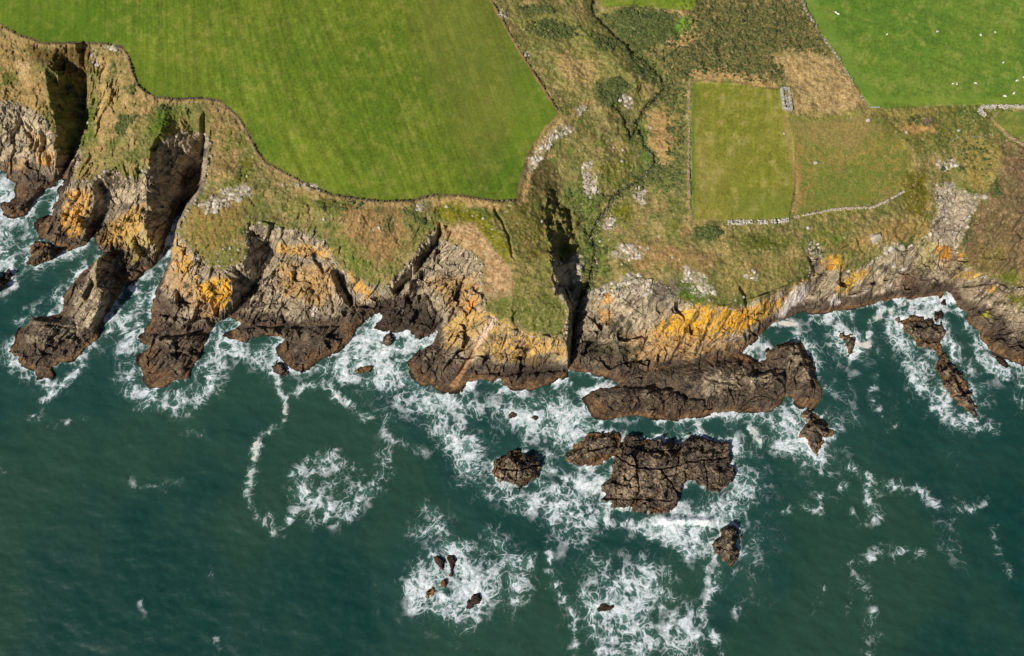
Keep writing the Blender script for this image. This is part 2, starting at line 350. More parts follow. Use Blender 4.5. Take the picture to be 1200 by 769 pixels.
def P(pts, c, c2=None, soft=4, brk=0, bs=5, seed=1, k=1.0, wob=1.0, ns=5):
    if wob == 1.0: soft = soft * 1.5; wob = 1.7; brk = min(brk + .12, .8)
    lay(pmask(pts, soft, wob, brk, bs, seed) * k, c, c2, ns, seed + 5)
GORSE = (62,78,40); GORSE2 = (78,88,42)
TAN = (176,146,94); TAN2 = (150,120,72); OLV = (98,96,34); MOSS = (96,98,18)
# left headlands
P([(28,52),(112,52),(106,80),(100,98),(52,82),(30,70)], (104,80,42), (84,76,36), 5, .5, 8, 21)
P([(-170,20),(0,32),(28,55),(50,90),(60,140),(40,140),(0,130),(-170,150)], (166,134,86), (124,104,58), 6, .5, 7, 22, .8)
P([(0,80),(18,78),(22,95),(0,105)], (88,92,34), None, 4, .6, 4, 23)
P(ell(28,85,8,14), (176,150,106), None, 4, .5, 3, 24)
P([(113,60),(145,62),(152,85),(162,108),(190,118),(180,140),(150,150),(128,170),(110,215),(85,218),(100,190),(112,150),(116,110)], (158,132,86), (120,108,58), 4, .3, 8, 25)
P([(122,70),(128,70),(126,110),(118,160),(112,160),(118,110)], (182,150,98), None, 3, .3, 4, 26, .7)
for c in [ell(132,80,5,6), ell(148,104,6,4), ell(150,140,12,5,ang=-20), ell(140,150,8,6,ang=-40), ell(193,126,10,3), ell(127,96,4,8), ell(155,103,4,7), ell(172,138,10,3)]: P(c, GORSE, GORSE2, 2.5, .6, 3, 27)
P([(168,150),(182,130),(205,124),(215,132),(200,150),(185,165),(172,165)], (74,98,22), (96,100,40), 4, .3, 5, 28)
P([(102,135),(112,125),(112,165),(98,168)], (84,96,30), None, 3, .5, 4, 29)
P([(244,118),(265,125),(285,150),(285,180),(275,205),(250,215),(243,190),(247,155)], (156,130,84), (124,108,62), 4, .4, 7, 30)
P(ell(272,165,16,12), (98,102,38), None, 6, .6, 6, 31); P([(285,185),(298,183),(298,205),(275,220),(252,228),(280,205)], MOSS, (88,92,34), 3, .2, 5, 32)
P([(215,250),(245,235),(270,225),(290,235),(285,260),(262,300),(235,300),(215,275)], (112,104,50), (136,112,62), 5, .4, 6, 33)
P([(240,305),(262,290),(285,290),(282,308),(262,318)], (104,102,52), None, 4, .4, 5, 34)
# cliff-top turf strip
P([(300,185),(330,205),(370,224),(420,238),(480,238),(470,245),(420,245),(360,232),(320,214)], (156,132,84), None, 3, .3, 6, 35, .8)
P([(402,240),(470,240),(480,280),(455,310),(430,320),(405,300)], (146,116,72), (120,98,58), 6, .4, 8, 36)
P(ell(390,240,20,7), (84,88,24), None, 4, .3, 5, 37); P(ell(352,240,18,10), (106,104,46), None, 6, .5, 6, 371)
P([(395,270),(420,285),(440,310),(445,330),(415,325),(395,300)], (92,104,40), (116,108,56), 5, .5, 5, 38)
for c in [ell(478,248,12,3,ang=5), ell(492,257,3,8,ang=-35), ell(445,243,8,5), ell(455,262,6,12), ell(545,300,14,5), ell(563,330,3,18)]: P(c, (66,76,40), None, 3, .5, 4, 39, .8)
P([(505,234),(545,230),(595,240),(590,246),(540,238),(510,245)], (168,138,88), None, 3, .3, 5, 40)
P([(505,246),(520,237),(545,238),(560,250),(575,258),(595,285),(602,308),(585,300),(568,272),(545,258),(520,260)], MOSS, (112,106,26), 2.5, .2, 6, 41)
P([(512,262),(560,262),(575,290),(600,315),(600,335),(570,345),(562,300),(545,292),(520,280)], (172,144,106), (142,112,74), 3, .3, 5, 42)
P([(570,345),(600,318),(600,300),(605,340),(600,355),(575,352)], (176,144,106), (140,112,80), 3, .3, 4, 43, .8)
P([(584,236),(640,238),(645,285),(640,330),(610,300),(598,270)], (92,92,36), (110,98,48), 5, .3, 8, 44)
P([(565,355),(600,345),(662,350),(660,388),(630,392),(600,378),(568,370)], (112,110,58), (92,96,40), 4, .4, 6, 45)
P([(600,300),(645,310),(648,345),(605,345)], (128,118,66), (104,104,48), 5, .5, 5, 46)
P([(625,180),(650,195),(655,225),(640,235),(612,235),(612,215)], (96,82,46), (78,76,38), 4, .3, 7, 47)
P([(608,238),(625,175),(656,135),(664,135),(632,180),(618,236)], (168,138,88), None, 2, .3, 4, 48, .8)
# valley
P([(600,20),(660,10),(700,30),(740,80),(730,110),(680,110),(640,90)], (128,120,66), (104,108,50), 8, .3, 12, 49)
P([(650,60),(700,70),(700,100),(660,100)], (166,138,90), None, 5, .7, 6, 50, .7)
for c,s in [([(605,8),(640,6),(648,14),(620,18)],1),([(622,30),(650,25),(672,30),(668,42),(640,44),(625,40)],2),([(668,28),(672,38),(660,36)],3),([(690,42),(718,46),(722,58),(700,60)],4),([(695,94),(730,90),(738,108),(722,124),(708,124),(700,110)],5),
            ([(705,18),(740,6),(795,14),(790,30),(790,46),(770,50),(750,62),(735,50),(720,34)],6)]: P(c, GORSE, GORSE2, 3, .55, 4, 50 + s, .95)
P([(722,48),(752,60),(775,85),(770,100),(755,95),(738,72)], (62,78,38), (96,94,50), 3, .3, 4, 61, .8)
HEATH = [(790,-170),(815,0),(935,0),(960,40),(972,62),(945,62),(918,55),(905,62),(915,78),(920,96),(895,98),(850,88),(820,85),(800,95),(785,130),(770,115),(782,90),(770,70),(755,62),(790,46),(800,30)]
P(HEATH, (78,90,44), (96,94,50), 4, .3, 5, 62)
P(HEATH, (142,118,76), None, 2.2, .85, 3.2, 63, .75); P(HEATH, (58,72,36), None, 4, .7, 6, 64, .5)
P([(786,32),(800,22),(812,18),(812,32),(800,40),(790,40)], (98,132,36), (84,112,34), 2, .2, 4, 65)
P([(780,10),(815,12),(817,45),(800,58),(775,56),(785,44),(812,36),(812,20),(790,20)], (166,138,88), None, 2.5, .4, 4, 66, .8)
P([(905,62),(945,58),(975,65),(1000,92),(1018,124),(1005,130),(970,134),(930,132),(924,100),(915,80)], (162,138,94), (142,120,76), 4, .35, 7, 67)
P([(812,82),(850,82),(890,88),(912,98),(910,106),(860,97),(812,95)], (158,132,84), None, 3, .3, 4, 68)
P([(780,130),(800,110),(808,150),(806,230),(790,240),(780,200)], (118,110,60), (78,88,44), 4, .5, 4, 69)
P([(755,130),(785,125),(790,160),(785,190),(775,200),(765,170)], (150,122,76), None, 5, .5, 5, 70)
P([(748,140),(756,140),(764,180),(762,200),(752,200),(750,170)], (84,102,42), None, 3, .4, 4, 71)
P([(700,190),(735,180),(745,200),(720,218),(700,215)], (92,98,34), (112,106,50), 5, .3, 6, 72)
P([(655,222),(680,215),(715,225),(700,250),(690,262),(715,290),(714,320),(690,330),(676,300),(682,270),(668,245)], (80,96,38), (104,108,52), 5, .4, 4, 73)
P([(735,195),(800,190),(800,220),(745,222)], (72,86,40), (98,100,52), 4, .5, 4, 74, .8)
P(ell(730,250,14,11,ang=-20), (100,98,22), None, 4, .2, 4, 75)
P([(738,280),(820,290),(850,300),(830,320),(770,315),(745,325),(735,300)], (140,112,72), (122,104,60), 5, .4, 6, 76)
P(ell(830,272,16,10), (62,80,40), None, 3, .4, 4, 77); P(ell(802,270,8,8), (150,118,74), None, 3, .3, 4, 78); P(ell(790,265,12,12), (84,96,28), None, 4, .6, 4, 79, .7)
P([(855,285),(870,272),(935,278),(930,290),(905,296),(865,292)], (84,88,30), None, 5, .3, 6, 80)
P([(795,330),(815,335),(830,345),(825,358),(800,350),(790,342)], (74,94,28), None, 3, .3, 4, 81)
P([(850,300),(930,300),(935,325),(880,345),(840,345),(845,320)], (134,116,66), (108,104,52), 6, .4, 6, 82)
P([(840,262),(850,262),(852,300),(846,300)], TAN, None, 3, .4, 4, 83, .6)
P([(940,265),(990,255),(1000,290),(960,295),(945,280)], (92,104,42), (120,110,56), 6, .5, 6, 84)
P([(985,285),(1040,255),(1080,250),(1090,270),(1050,285),(1000,300)], (140,118,68), None, 6, .4, 6, 85)
# paddock right of the small field
P([(920,140),(1010,138),(1060,160),(1070,190),(1058,222),(1000,248),(935,256),(930,200)], (136,122,60), (104,112,46), 5, .1, 9, 86)
P([(925,140),(1010,134),(1030,150),(1010,175),(960,172),(930,160)], (140,120,72), None, 6, .6, 6, 87, .6)
P([(925,200),(935,160),(940,232),(934,240)], (158,122,76), None, 3, .3, 5, 88, .7); P([(975,185),(990,190),(992,210),(980,206)], (158,122,76), None, 3, .4, 5, 89, .6)
P([(960,195),(1010,190),(1040,205),(1000,235),(950,240)], (98,112,44), None, 8, .4, 7, 90, .6)
P([(1020,126),(1150,124),(1170,145),(1180,160),(1130,165),(1080,185),(1060,165),(1030,150)], (84,92,38), (104,98,46), 3, .2, 8, 91)
P([(1020,128),(1110,126),(1080,140),(1040,138)], (142,122,68), None, 3, .4, 5, 92, .6); P([(1050,145),(1095,148),(1095,155),(1060,158)], (164,128,76), None, 2.5, .4, 4, 93)
P(ell(1074,142,7,3,ang=-5), (46,60,30), None, 2, .2, 3, 94); P(ell(1088,142,9,4,ang=-8), (124,108,84), (92,80,62), 1.5, .2, 3, 95)
P([(1062,200),(1080,200),(1090,230),(1085,255),(1060,250),(1055,228)], (84,80,20), (98,90,32), 3, .2, 6, 96)
P([(1130,160),(1170,165),(1180,185),(1165,215),(1150,225),(1130,215),(1125,190)], (136,118,62), (116,108,52), 5, .4, 6, 97)
P([(1178,165),(1210,172),(1370,215),(1370,320),(1200,320),(1160,322),(1130,305),(1126,285),(1145,245),(1168,215)], (118,96,68), (96,84,54), 4, .25, 6, 98)
P([(1160,215),(1175,208),(1172,225),(1162,232)], (54,56,30), None, 3, .2, 4, 99); P([(1142,248),(1140,275),(1128,290),(1126,280),(1138,255)], (64,72,40), None, 3, .4, 4, 100)
P([(1150,290),(1185,290),(1170,315),(1140,312)], (112,98,54), None, 5, .4, 5, 101)
P([(1118,118),(1150,125),(1156,140),(1120,135)], (80,98,40), None, 4, .4, 5, 102, .7)
# fine tufts of turf
_pre = COL.copy()
tuft = fbm(gu / 1.7, gv / 1.7, 111, 3, .7)
turf_gain = 0.62 + 1.0 * tuft
COL *= turf_gain[..., None]
lay(sst(.66, .8, fbm(gu / 2.3, gv / 2.3, 112, 3, .7)) * .55, (62,66,32))
lay(sst(.66, .80, fbm(gu / 2.0, gv / 2.0, 113, 3, .7)) * .7, (184,166,126))
# pastures
def field(mask, a, b, c, ang_l, ang_r, seed, u0, u1, k=1.0):
    w_ = bbox(mask); gu, gv = GU_[w_], GV_[w_]
    t = np.clip((gu - u0) / (u1 - u0), 0, 1); an = np.radians(ang_l + (ang_r - ang_l) * t)
    s = (gu * np.cos(an) - gv * np.sin(an)); q = gu * np.sin(an) + gv * np.cos(an)
    st = fbm(s / 5.0, q / 150, seed, 3, .6); st2 = fbm(s / 1.6, q / 60, seed + 5, 2)
    big = fbm(gu / 60, gv / 60, seed + 9, 4); fine = fbm(gu / 1.5, gv / 1.5, seed + 3, 3, .7); mid = fbm(gu / 9, gv / 9, seed + 4, 4, .6)
    m = sst(.3, .7, big)[..., None]
    col = L_(a) * (1 - m) + L_(b) * m
    w = (sst(.52, .75, mid) * .6)[..., None]; col = col * (1 - w) + L_(c) * w
    g = 1 + k * ((st - .5) * .42 + (st2 - .5) * .46) + (fine - .5) * 1.0 + (mid - .5) * .45
    out = np.zeros((GH, GW, 3)); out[w_] = col * g[..., None]
    return out
def lay2(mask, col):
    w = bbox(mask)
    if w is None: return
    m = mask[w][..., None]
    COL[w] = COL[w] * (1 - m) + (col[w] if col.shape[:2] == mask.shape else col) * m
lay2(F_PAD * .6, _pre * (.8 + .4 * fbm(gu / 2.5, gv / 2.5, 118, 3))[..., None])
fb = field(F_BIG, (84,106,26), (100,115,32), (116,118,50), 0, 20, 120, 180, 420)
br = sst(560, 640, gu + gv * .5)[..., None] * .0
lay2(F_BIG, fb)
lay(pmask([(-170,-170),(90,-170),(150,60),(260,130),(300,190),(0,60),(-170,10)], 40, 1) * F_BIG * .35, (74,110,16))
lay(pmask([(470,-20),(575,-20),(640,120),(560,210),(500,100)], 30, 1, .3, 30) * F_BIG * .4, (112,112,50))
lay(pmask([(600,80),(628,92),(652,133),(612,180),(600,232),(585,230),(600,150)], 6, 1, .2) * F_BIG * .3, (84,120,26))
lay2(F_RIGHT, field(F_RIGHT, (88,118,38), (102,124,44), (122,128,60), 88, 84, 140, 900, 1200, .5))
lay(lmask([(945,0),(985,62),(1022,122)], 10, 8, .3) * F_RIGHT * .5, (108,134,52)); lay(lmask([(1020,118),(1150,118),(1200,120)], 3, 5, .3) * F_RIGHT * .6, (120,138,50))
lay2(F_SMALL, field(F_SMALL, (120,122,44), (134,128,56), (150,136,78), 2, 2, 160, 900, 1200, .5))
lay(pmask(ell(900,240,40,18), 10, 1, .5) * F_SMALL * .4, (96,112,42)); lay(lmask([(812,100),(811,258)], 3, 2, .2) * F_SMALL * .7, (82,112,30))
lay(lmask([(826,240),(824,140),(838,116),(870,110),(915,112)], .8, 1.2, .1) * F_SMALL * .35, (140,128,80)); lay(lmask([(833,240),(834,150),(850,132),(880,124),(918,126)], .8, 1.2, .1) * F_SMALL * .45, (138,138,72))
lay2(F_LANE, field(F_LANE, (88,112,40), (108,116,48), (120,118,60), 80, 80, 170, 900, 1200, .5))
lay2(F_TOP, field(F_TOP, (98,116,32), (104,120,34), (120,122,60), 80, 80, 180, 900, 1200, .5))
# tracks and field margins
for pts, w, c, k in [([(575,-20),(575,0),(600,45),(628,90),(656,134)],1.3,(158,122,80),.9),([(656,134),(640,150),(622,178),(612,205),(606,236)],1.6,(160,130,84),.8),([(918,130),(930,138),(945,141),(975,139),(1005,133),(1020,127)],1.6,(128,128,58),.7),
                     ([(920,135),(922,160),(930,200),(934,250)],1.6,(150,124,80),.7),([(808,95),(808,260)],2,(158,134,92),.5),([(1162,140),(1180,158),(1200,170)],2,(166,140,96),.7),([(840,257),(810,260)],1.5,(150,128,86),.6)]:
    lay(lmask(pts, w, 1.2, .3, .4) * k, c)
edge = BIG[3:-1]
lay(lmask(edge[4:], 1.8, 1.2, .2, .5, 4, 8) * .75, (84,70,46)); lay(lmask([(p[0] - 1, p[1] + 4) for p in edge[9:]], 2.4, 1.5, .3, .7, 4, 9) * .6, (162,136,92))

# bare rock
uv_w = fbm(gu / 12, gv / 12, 200, 3) * 10
ang = math.radians(42)
su = (gu * math.cos(ang) - gv * math.sin(ang)); sv = (gu * math.sin(ang) + gv * math.cos(ang))     # sv runs across the beds
rc1 = cells((gu * .75 + gv * .66) / 9 + uv_w * .05, (gu * .66 - gv * .75) / 22, 210)
rc2 = cells((gu * .75 + gv * .66) / 4, (gu * .66 - gv * .75) / 8 + uv_w * .05, 220)
streak = fbm((gu * .75 + gv * .66) / 2.2, (gu * .66 - gv * .75) / 8, 230, 4, .6)
hh = HG
def mix3(a, b, t): return a * (1 - t[..., None]) + b * t[..., None]
tan_r = mix3(L_((162,146,120)), L_((190,172,142)), rc2[0])
dark_r = mix3(L_((112,99,84)), L_((66,58,50)), rc2[0])
tan_r = tan_r * (.72 + .56 * rc1[0])[..., None]
rockc = mix3(tan_r, dark_r, sst(.47, .66, streak * .55 + rc1[0] * .2 + .25 * fbm(gu / 20, gv / 20, 235, 3)))
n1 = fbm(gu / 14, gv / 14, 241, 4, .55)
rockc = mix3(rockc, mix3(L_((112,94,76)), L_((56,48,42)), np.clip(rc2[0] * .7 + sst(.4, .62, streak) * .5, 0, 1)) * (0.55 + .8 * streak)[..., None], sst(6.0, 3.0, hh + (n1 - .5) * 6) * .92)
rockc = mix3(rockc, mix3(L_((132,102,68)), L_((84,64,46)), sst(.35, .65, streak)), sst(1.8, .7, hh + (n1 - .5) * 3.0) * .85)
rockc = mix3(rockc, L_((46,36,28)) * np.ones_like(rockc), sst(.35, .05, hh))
green_r = sst(.6, .75, fbm(gu / 6, gv / 6, 251, 4, .6)) * sst(5, 9, hh)
rockc = mix3(rockc, L_((92,92,52)) * np.ones_like(rockc), green_r * .6)
rockc *= (0.42 + 1.2 * fbm(gu / 1.5, gv / 1.5, 261, 3, .75))[..., None]
rockc = mix3(rockc, L_((196,178,148)) * np.ones_like(rockc), sst(.78, .92, rc2[0]) * sst(5, 9, hh) * .55)
crack = sst(.06, .0, rc2[2]) * .3 + sst(.05, .0, rc1[2]) * .2
rockc = mix3(rockc, L_((40,36,30)) * np.ones_like(rockc), np.clip(crack, 0, 1) * .6)
lay2(R, rockc)
# pale stone outcrops and scree
pale = mix3(L_((196,186,170)), L_((150,140,124)), sst(.4, .6, fbm(gu / 2.5, gv / 2.5, 271, 3, .7)))
for i, (pts, soft, b) in enumerate(BARE):
    lay2(pmask(pts, soft, 1.6, b, 2.6, 300 + i) * sst(.45, .58, fbm(gu / 2.2, gv / 2.2, 341 + i, 3, .7)) * (.9 if b < .6 else .75), pale)
# lichen: orange and yellow crusts, broken up along the beds
lich_n = fbm(gu / 2.4, gv / 2.4, 390, 4, .7)
def lichen(pts, c=(232,164,28), c2=(206,160,70), soft=3, brk=.5, k=.95, seed=400):
    m = pmask(pts, soft, 1.3, min(brk * 1.25, .85), 3.2, seed) * sst(.74, .52, streak) * (.45 + .55 * sst(.34, .46, lich_n))
    m = m * (.5 + .5 * sst(.02, .08, rc2[2])) * k
    w = bbox(m)
    if w is None: return
    c = (c[0] * .95, min(c[1] * 1.0, 176), c[2] * 1.35); c2 = (c2[0], c2[1] * 1.04, c2[2] * 1.1)
    cc = mix3(L_(c), L_(c2), sst(.4, .7, fbm(gu[w] / 3, gv[w] / 3, seed + 7, 3, .6))) * (.75 + .5 * fbm(gu[w] / 1.5, gv[w] / 1.5, seed + 8, 3))[..., None]
    COL[w] = COL[w] * (1 - m[w][..., None]) + cc * m[w][..., None]
lichen([(228,318),(238,330),(262,325),(272,332),(270,352),(262,362),(248,362),(236,350),(228,338)], (240,172,22), (236,164,30), 3, .25, 1, 401)
lichen([(206,275),(215,290),(225,300),(225,320),(205,322),(200,305)], (232,164,46), (200,160,80), 4, .4, .9, 402)
lichen([(195,310),(225,320),(240,345),(262,365),(245,380),(215,350),(192,338)], (200,152,80), (180,140,84), 5, .4, .85, 403)
lichen([(80,222),(110,222),(104,250),(95,275),(82,280),(70,262),(74,240)], (232,164,46), (196,146,76), 3, .4, .9, 404)
lichen([(40,180),(68,180),(66,195),(48,195)], (222,158,50), (190,146,80), 3, .5, .9, 405); lichen([(30,150),(60,165),(66,180),(40,185)], (206,154,66), (176,140,84), 4, .8, .7, 406)
lichen([(128,262),(150,245),(170,240),(170,262),(165,285),(148,290),(122,285)], (214,160,58), (190,150,76), 4, .35, .95, 407)
lichen([(148,278),(175,272),(180,282),(160,310),(150,305)], (196,164,72), (170,146,80), 3, .5, .9, 408); lichen([(112,300),(124,298),(118,325),(122,352),(112,355),(108,320)], (176,150,80), (160,142,86), 3, .7, .8, 409)
lichen([(325,284),(360,288),(388,292),(388,302),(355,300),(325,296)], (232,168,56), (206,158,84), 3, .3, .95, 410)
lichen([(330,308),(390,312),(392,345),(375,360),(335,350),(322,330)], (206,154,64), (176,138,86), 5, .5, .9, 411)
lichen([(408,318),(425,330),(440,345),(430,352),(418,345),(410,335)], (230,164,44), (206,150,70), 3, .5, .95, 412); lichen([(500,330),(560,320),(566,360),(545,380),(530,360)], (206,152,66), (178,140,86), 5, .7, .85, 413)
lichen([(528,372),(572,362),(600,382),(640,395),(662,398),(664,420),(630,428),(590,425),(560,415),(520,408),(518,390)], (216,166,66), (196,152,84), 4, .35, .95, 414)
lichen([(545,352),(560,352),(556,365),(545,368)], (232,150,50), None or (220,150,60), 2, .4, .9, 415)
lichen([(704,346),(720,344),(718,356),(706,356)], (236,160,50), (220,156,60), 2, .3, .95, 416); lichen([(700,360),(716,365),(714,380),(704,378)], (222,152,60), (196,150,80), 2, .6, .9, 417)
lichen([(762,392),(780,372),(815,358),(850,360),(880,362),(905,345),(900,370),(872,388),(842,398),(800,408),(770,412)], (238,168,20), (228,166,48), 4, .35, 1, 418)
lichen([(725,395),(770,385),(860,400),(880,400),(850,412),(790,422),(745,424)], (206,154,76), (186,150,96), 5, .5, .85, 419)
lichen([(905,355),(938,330),(955,322),(948,332),(925,352),(908,368)], (230,170,46), (206,160,64), 3, .4, .95, 420)
lichen([(960,305),(985,300),(990,312),(968,320)], (232,164,40), None or (222,160,60), 3, .5, .95, 421); lichen([(980,335),(1000,318),(1020,312),(1012,325),(995,342),(982,345)], (226,172,44), (206,160,64), 3, .45, .95, 422)
lichen([(1075,275),(1100,285),(1096,318),(1075,312)], (196,172,80), (176,160,92), 4, .5, .8, 423); lichen([(1097,288),(1115,290),(1115,303),(1098,303)], (232,156,36), (222,156,50), 2, .1, 1, 424)
lichen([(1122,298),(1130,298),(1128,305),(1121,305)], (226,156,50), (222,156,50), 2, .2, .9, 425); lichen([(1118,318),(1145,318),(1148,325),(1120,325)], (222,162,40), (206,156,60), 2, .5, .9, 426)
lichen([(1156,336),(1166,334),(1166,343),(1157,343)], (226,170,50), (216,160,60), 2, .2, .95, 427); lichen([(1152,366),(1160,364),(1160,372),(1153,373)], (190,184,40), (186,176,50), 1.5, .2, .95, 428)
lichen([(1100,302),(1118,304),(1115,320),(1102,322)], (196,160,96), (190,160,110), 2, .2, .8, 429); lichen([(10,190),(30,185),(28,200),(12,200)], (206,150,70), (180,140,84), 3, .7, .7, 430)
for pts_ in [[(826,355),(816,370),(806,387),(794,408),(786,424)],[(841,358),(834,374),(826,392),(816,412)],[(858,362),(850,378),(838,396)],[(790,368),(778,385),(770,400)],[(890,348),(894,362),(886,380)],[(905,340),(908,356),(900,372)]]:
    lay(lmask(pts_, 1.6, 1.4, .9, .4, 4, 436) * .85, (104,92,76), (72,62,54), 3, 437)
lay(sst(.55, .64, fbm(gu / 7, gv / 7, 438, 4, .6)) * pmask([(515,372),(600,380),(664,398),(664,432),(560,425),(515,412)], 4) * .75, (150,136,114), (112,100,84), 3, 439)
lay(pmask([(920,350),(935,335),(948,332),(944,350),(925,362),(914,375),(912,368)], 2.5, 1, .3, 4, 440) * .9, (226,214,202)); lay(pmask([(970,350),(980,345),(984,354),(974,358)], 2.5, 1, .4, 4, 441) * .85, (220,206,192))
for i, e in enumerate([ell(1058,316,6,2,ang=-30), ell(1042,335,5,2,ang=-10), ell(1015,340,7,2,ang=-30), ell(1048,310,3,4), ell(1000,346,6,1.6,ang=-30), ell(470,362,5,4), ell(368,366,4,6)]): lay(pmask(e, 1.6, 1, .6, 2, 442 + i) * .85, (222,208,196))
P([(1050,325),(1070,318),(1078,325),(1070,338),(1055,340)], (142,108,82), (116,90,70), 3, .4, 3, 450, .7); P([(1064,325),(1085,318),(1095,345),(1070,350)], (84,66,54), None, 4, .3, 3, 451, .5)
P([(1176,318),(1190,320),(1192,338),(1176,334)], (92,98,36), None, 3, .3, 3, 452); P([(1180,345),(1210,345),(1210,365),(1185,358)], (96,108,34), (130,118,62), 3, .3, 3, 453)
lay(pmask([(455,352),(480,345),(498,348),(505,362),(520,372),(512,388),(490,397),(470,392),(445,386),(430,372),(440,362)], 4, 1.2, .3, 4, 460) * .8, (78,66,56), (56,49,43), 4, 461)
lay(pmask([(590,430),(600,420),(625,416),(650,420),(664,432),(650,444),(610,446),(590,442)], 3, 1.2, .3, 4, 462) * .7, (72,60,50), (54,47,41), 4, 463)
for e in [ell(722,388,22,7), ell(690,405,16,12), ell(725,410,30,10)]: P(e, (52,48,34), (74,72,44), 5, .5, 4, 454, .8)
P([(765,335),(790,325),(800,340),(775,360),(765,350)], (84,74,66), (120,112,98), 4, .6, 4, 455, .8)
P([(577,371),(584,374),(563,404),(555,399)], (206,180,158), None, 1.2, 0, 3, 456, .9, .3); P([(556,398),(564,402),(560,412),(555,410)], (226,186,146), None, 1.5, 0, 3, 457, .9, .3); P([(558,408),(552,412),(526,453),(536,455)], (182,138,98), None, 1.5, .1, 3, 458, .8, .4)
lay(lmask(STREAM[:-6], 2.2, 1.5, .5, .5, 3) * .5, (46,48,28)); lay(lmask(TRIB, 2, 1.4, .5, .5, 3) * .8, (40,40,28))
COL = np.clip(COL, 0.004, .85)
vegmask = (1 - R) * (1 - np.maximum.reduce([F_BIG, F_RIGHT, F_SMALL, F_LANE, F_TOP]))

# ------------------------------------------------------------------ mesh helpers
def grid_mesh(name, X, Y, Z, keep=None, colors=None, smooth=True, extra=None):
    nr, nc = X.shape
    idx = np.arange(nr * nc).reshape(nr, nc)
    q = np.stack([idx[1:, :-1], idx[1:, 1:], idx[:-1, 1:], idx[:-1, :-1]], -1).reshape(-1, 4)
    if keep is not None: q = q[keep.reshape(-1)]
    used, inv = np.unique(q, return_inverse=True)
    q = inv.reshape(-1, 4)
    co = np.stack([X.ravel()[used], Y.ravel()[used], Z.ravel()[used]], -1)
    me = bpy.data.meshes.new(name)
    me.vertices.add(len(co)); me.vertices.foreach_set("co", co.astype(np.float32).ravel())
    me.loops.add(q.size); me.loops.foreach_set("vertex_index", q.astype(np.int32).ravel())
    me.polygons.add(len(q)); me.polygons.foreach_set("loop_start", np.arange(0, q.size, 4, dtype=np.int32))
    me.update(calc_edges=True)
    me.polygons.foreach_set("use_smooth", smooth.reshape(-1)[keep.reshape(-1)] if isinstance(smooth, np.ndarray) else np.full(len(q), smooth))
    if colors is not None:
        ca = me.color_attributes.new("surface", 'FLOAT_COLOR', 'POINT')
        c4 = np.ones((len(used), 4), np.float32); c4[:, :3] = colors.reshape(-1, 3)[used]
        ca.data.foreach_set("color", c4.ravel())
    for k, a in (extra or {}).items():
        at = me.attributes.new(k, 'FLOAT', 'POINT'); at.data.foreach_set("value", a.ravel()[used].astype(np.float32))
    return me

def link(name, me, mat=None, parent=None):
    o = bpy.data.objects.new(name, me); scene.collection.objects.link(o)
    if mat: me.materials.append(mat)
    if parent: o.parent = parent
    return o
def tag(o, label=None, cat=None, group=None, kind=None):
    if label: o["label"] = label
    if cat: o["category"] = cat
    if group: o["group"] = group
    if kind: o["kind"] = kind
    return o

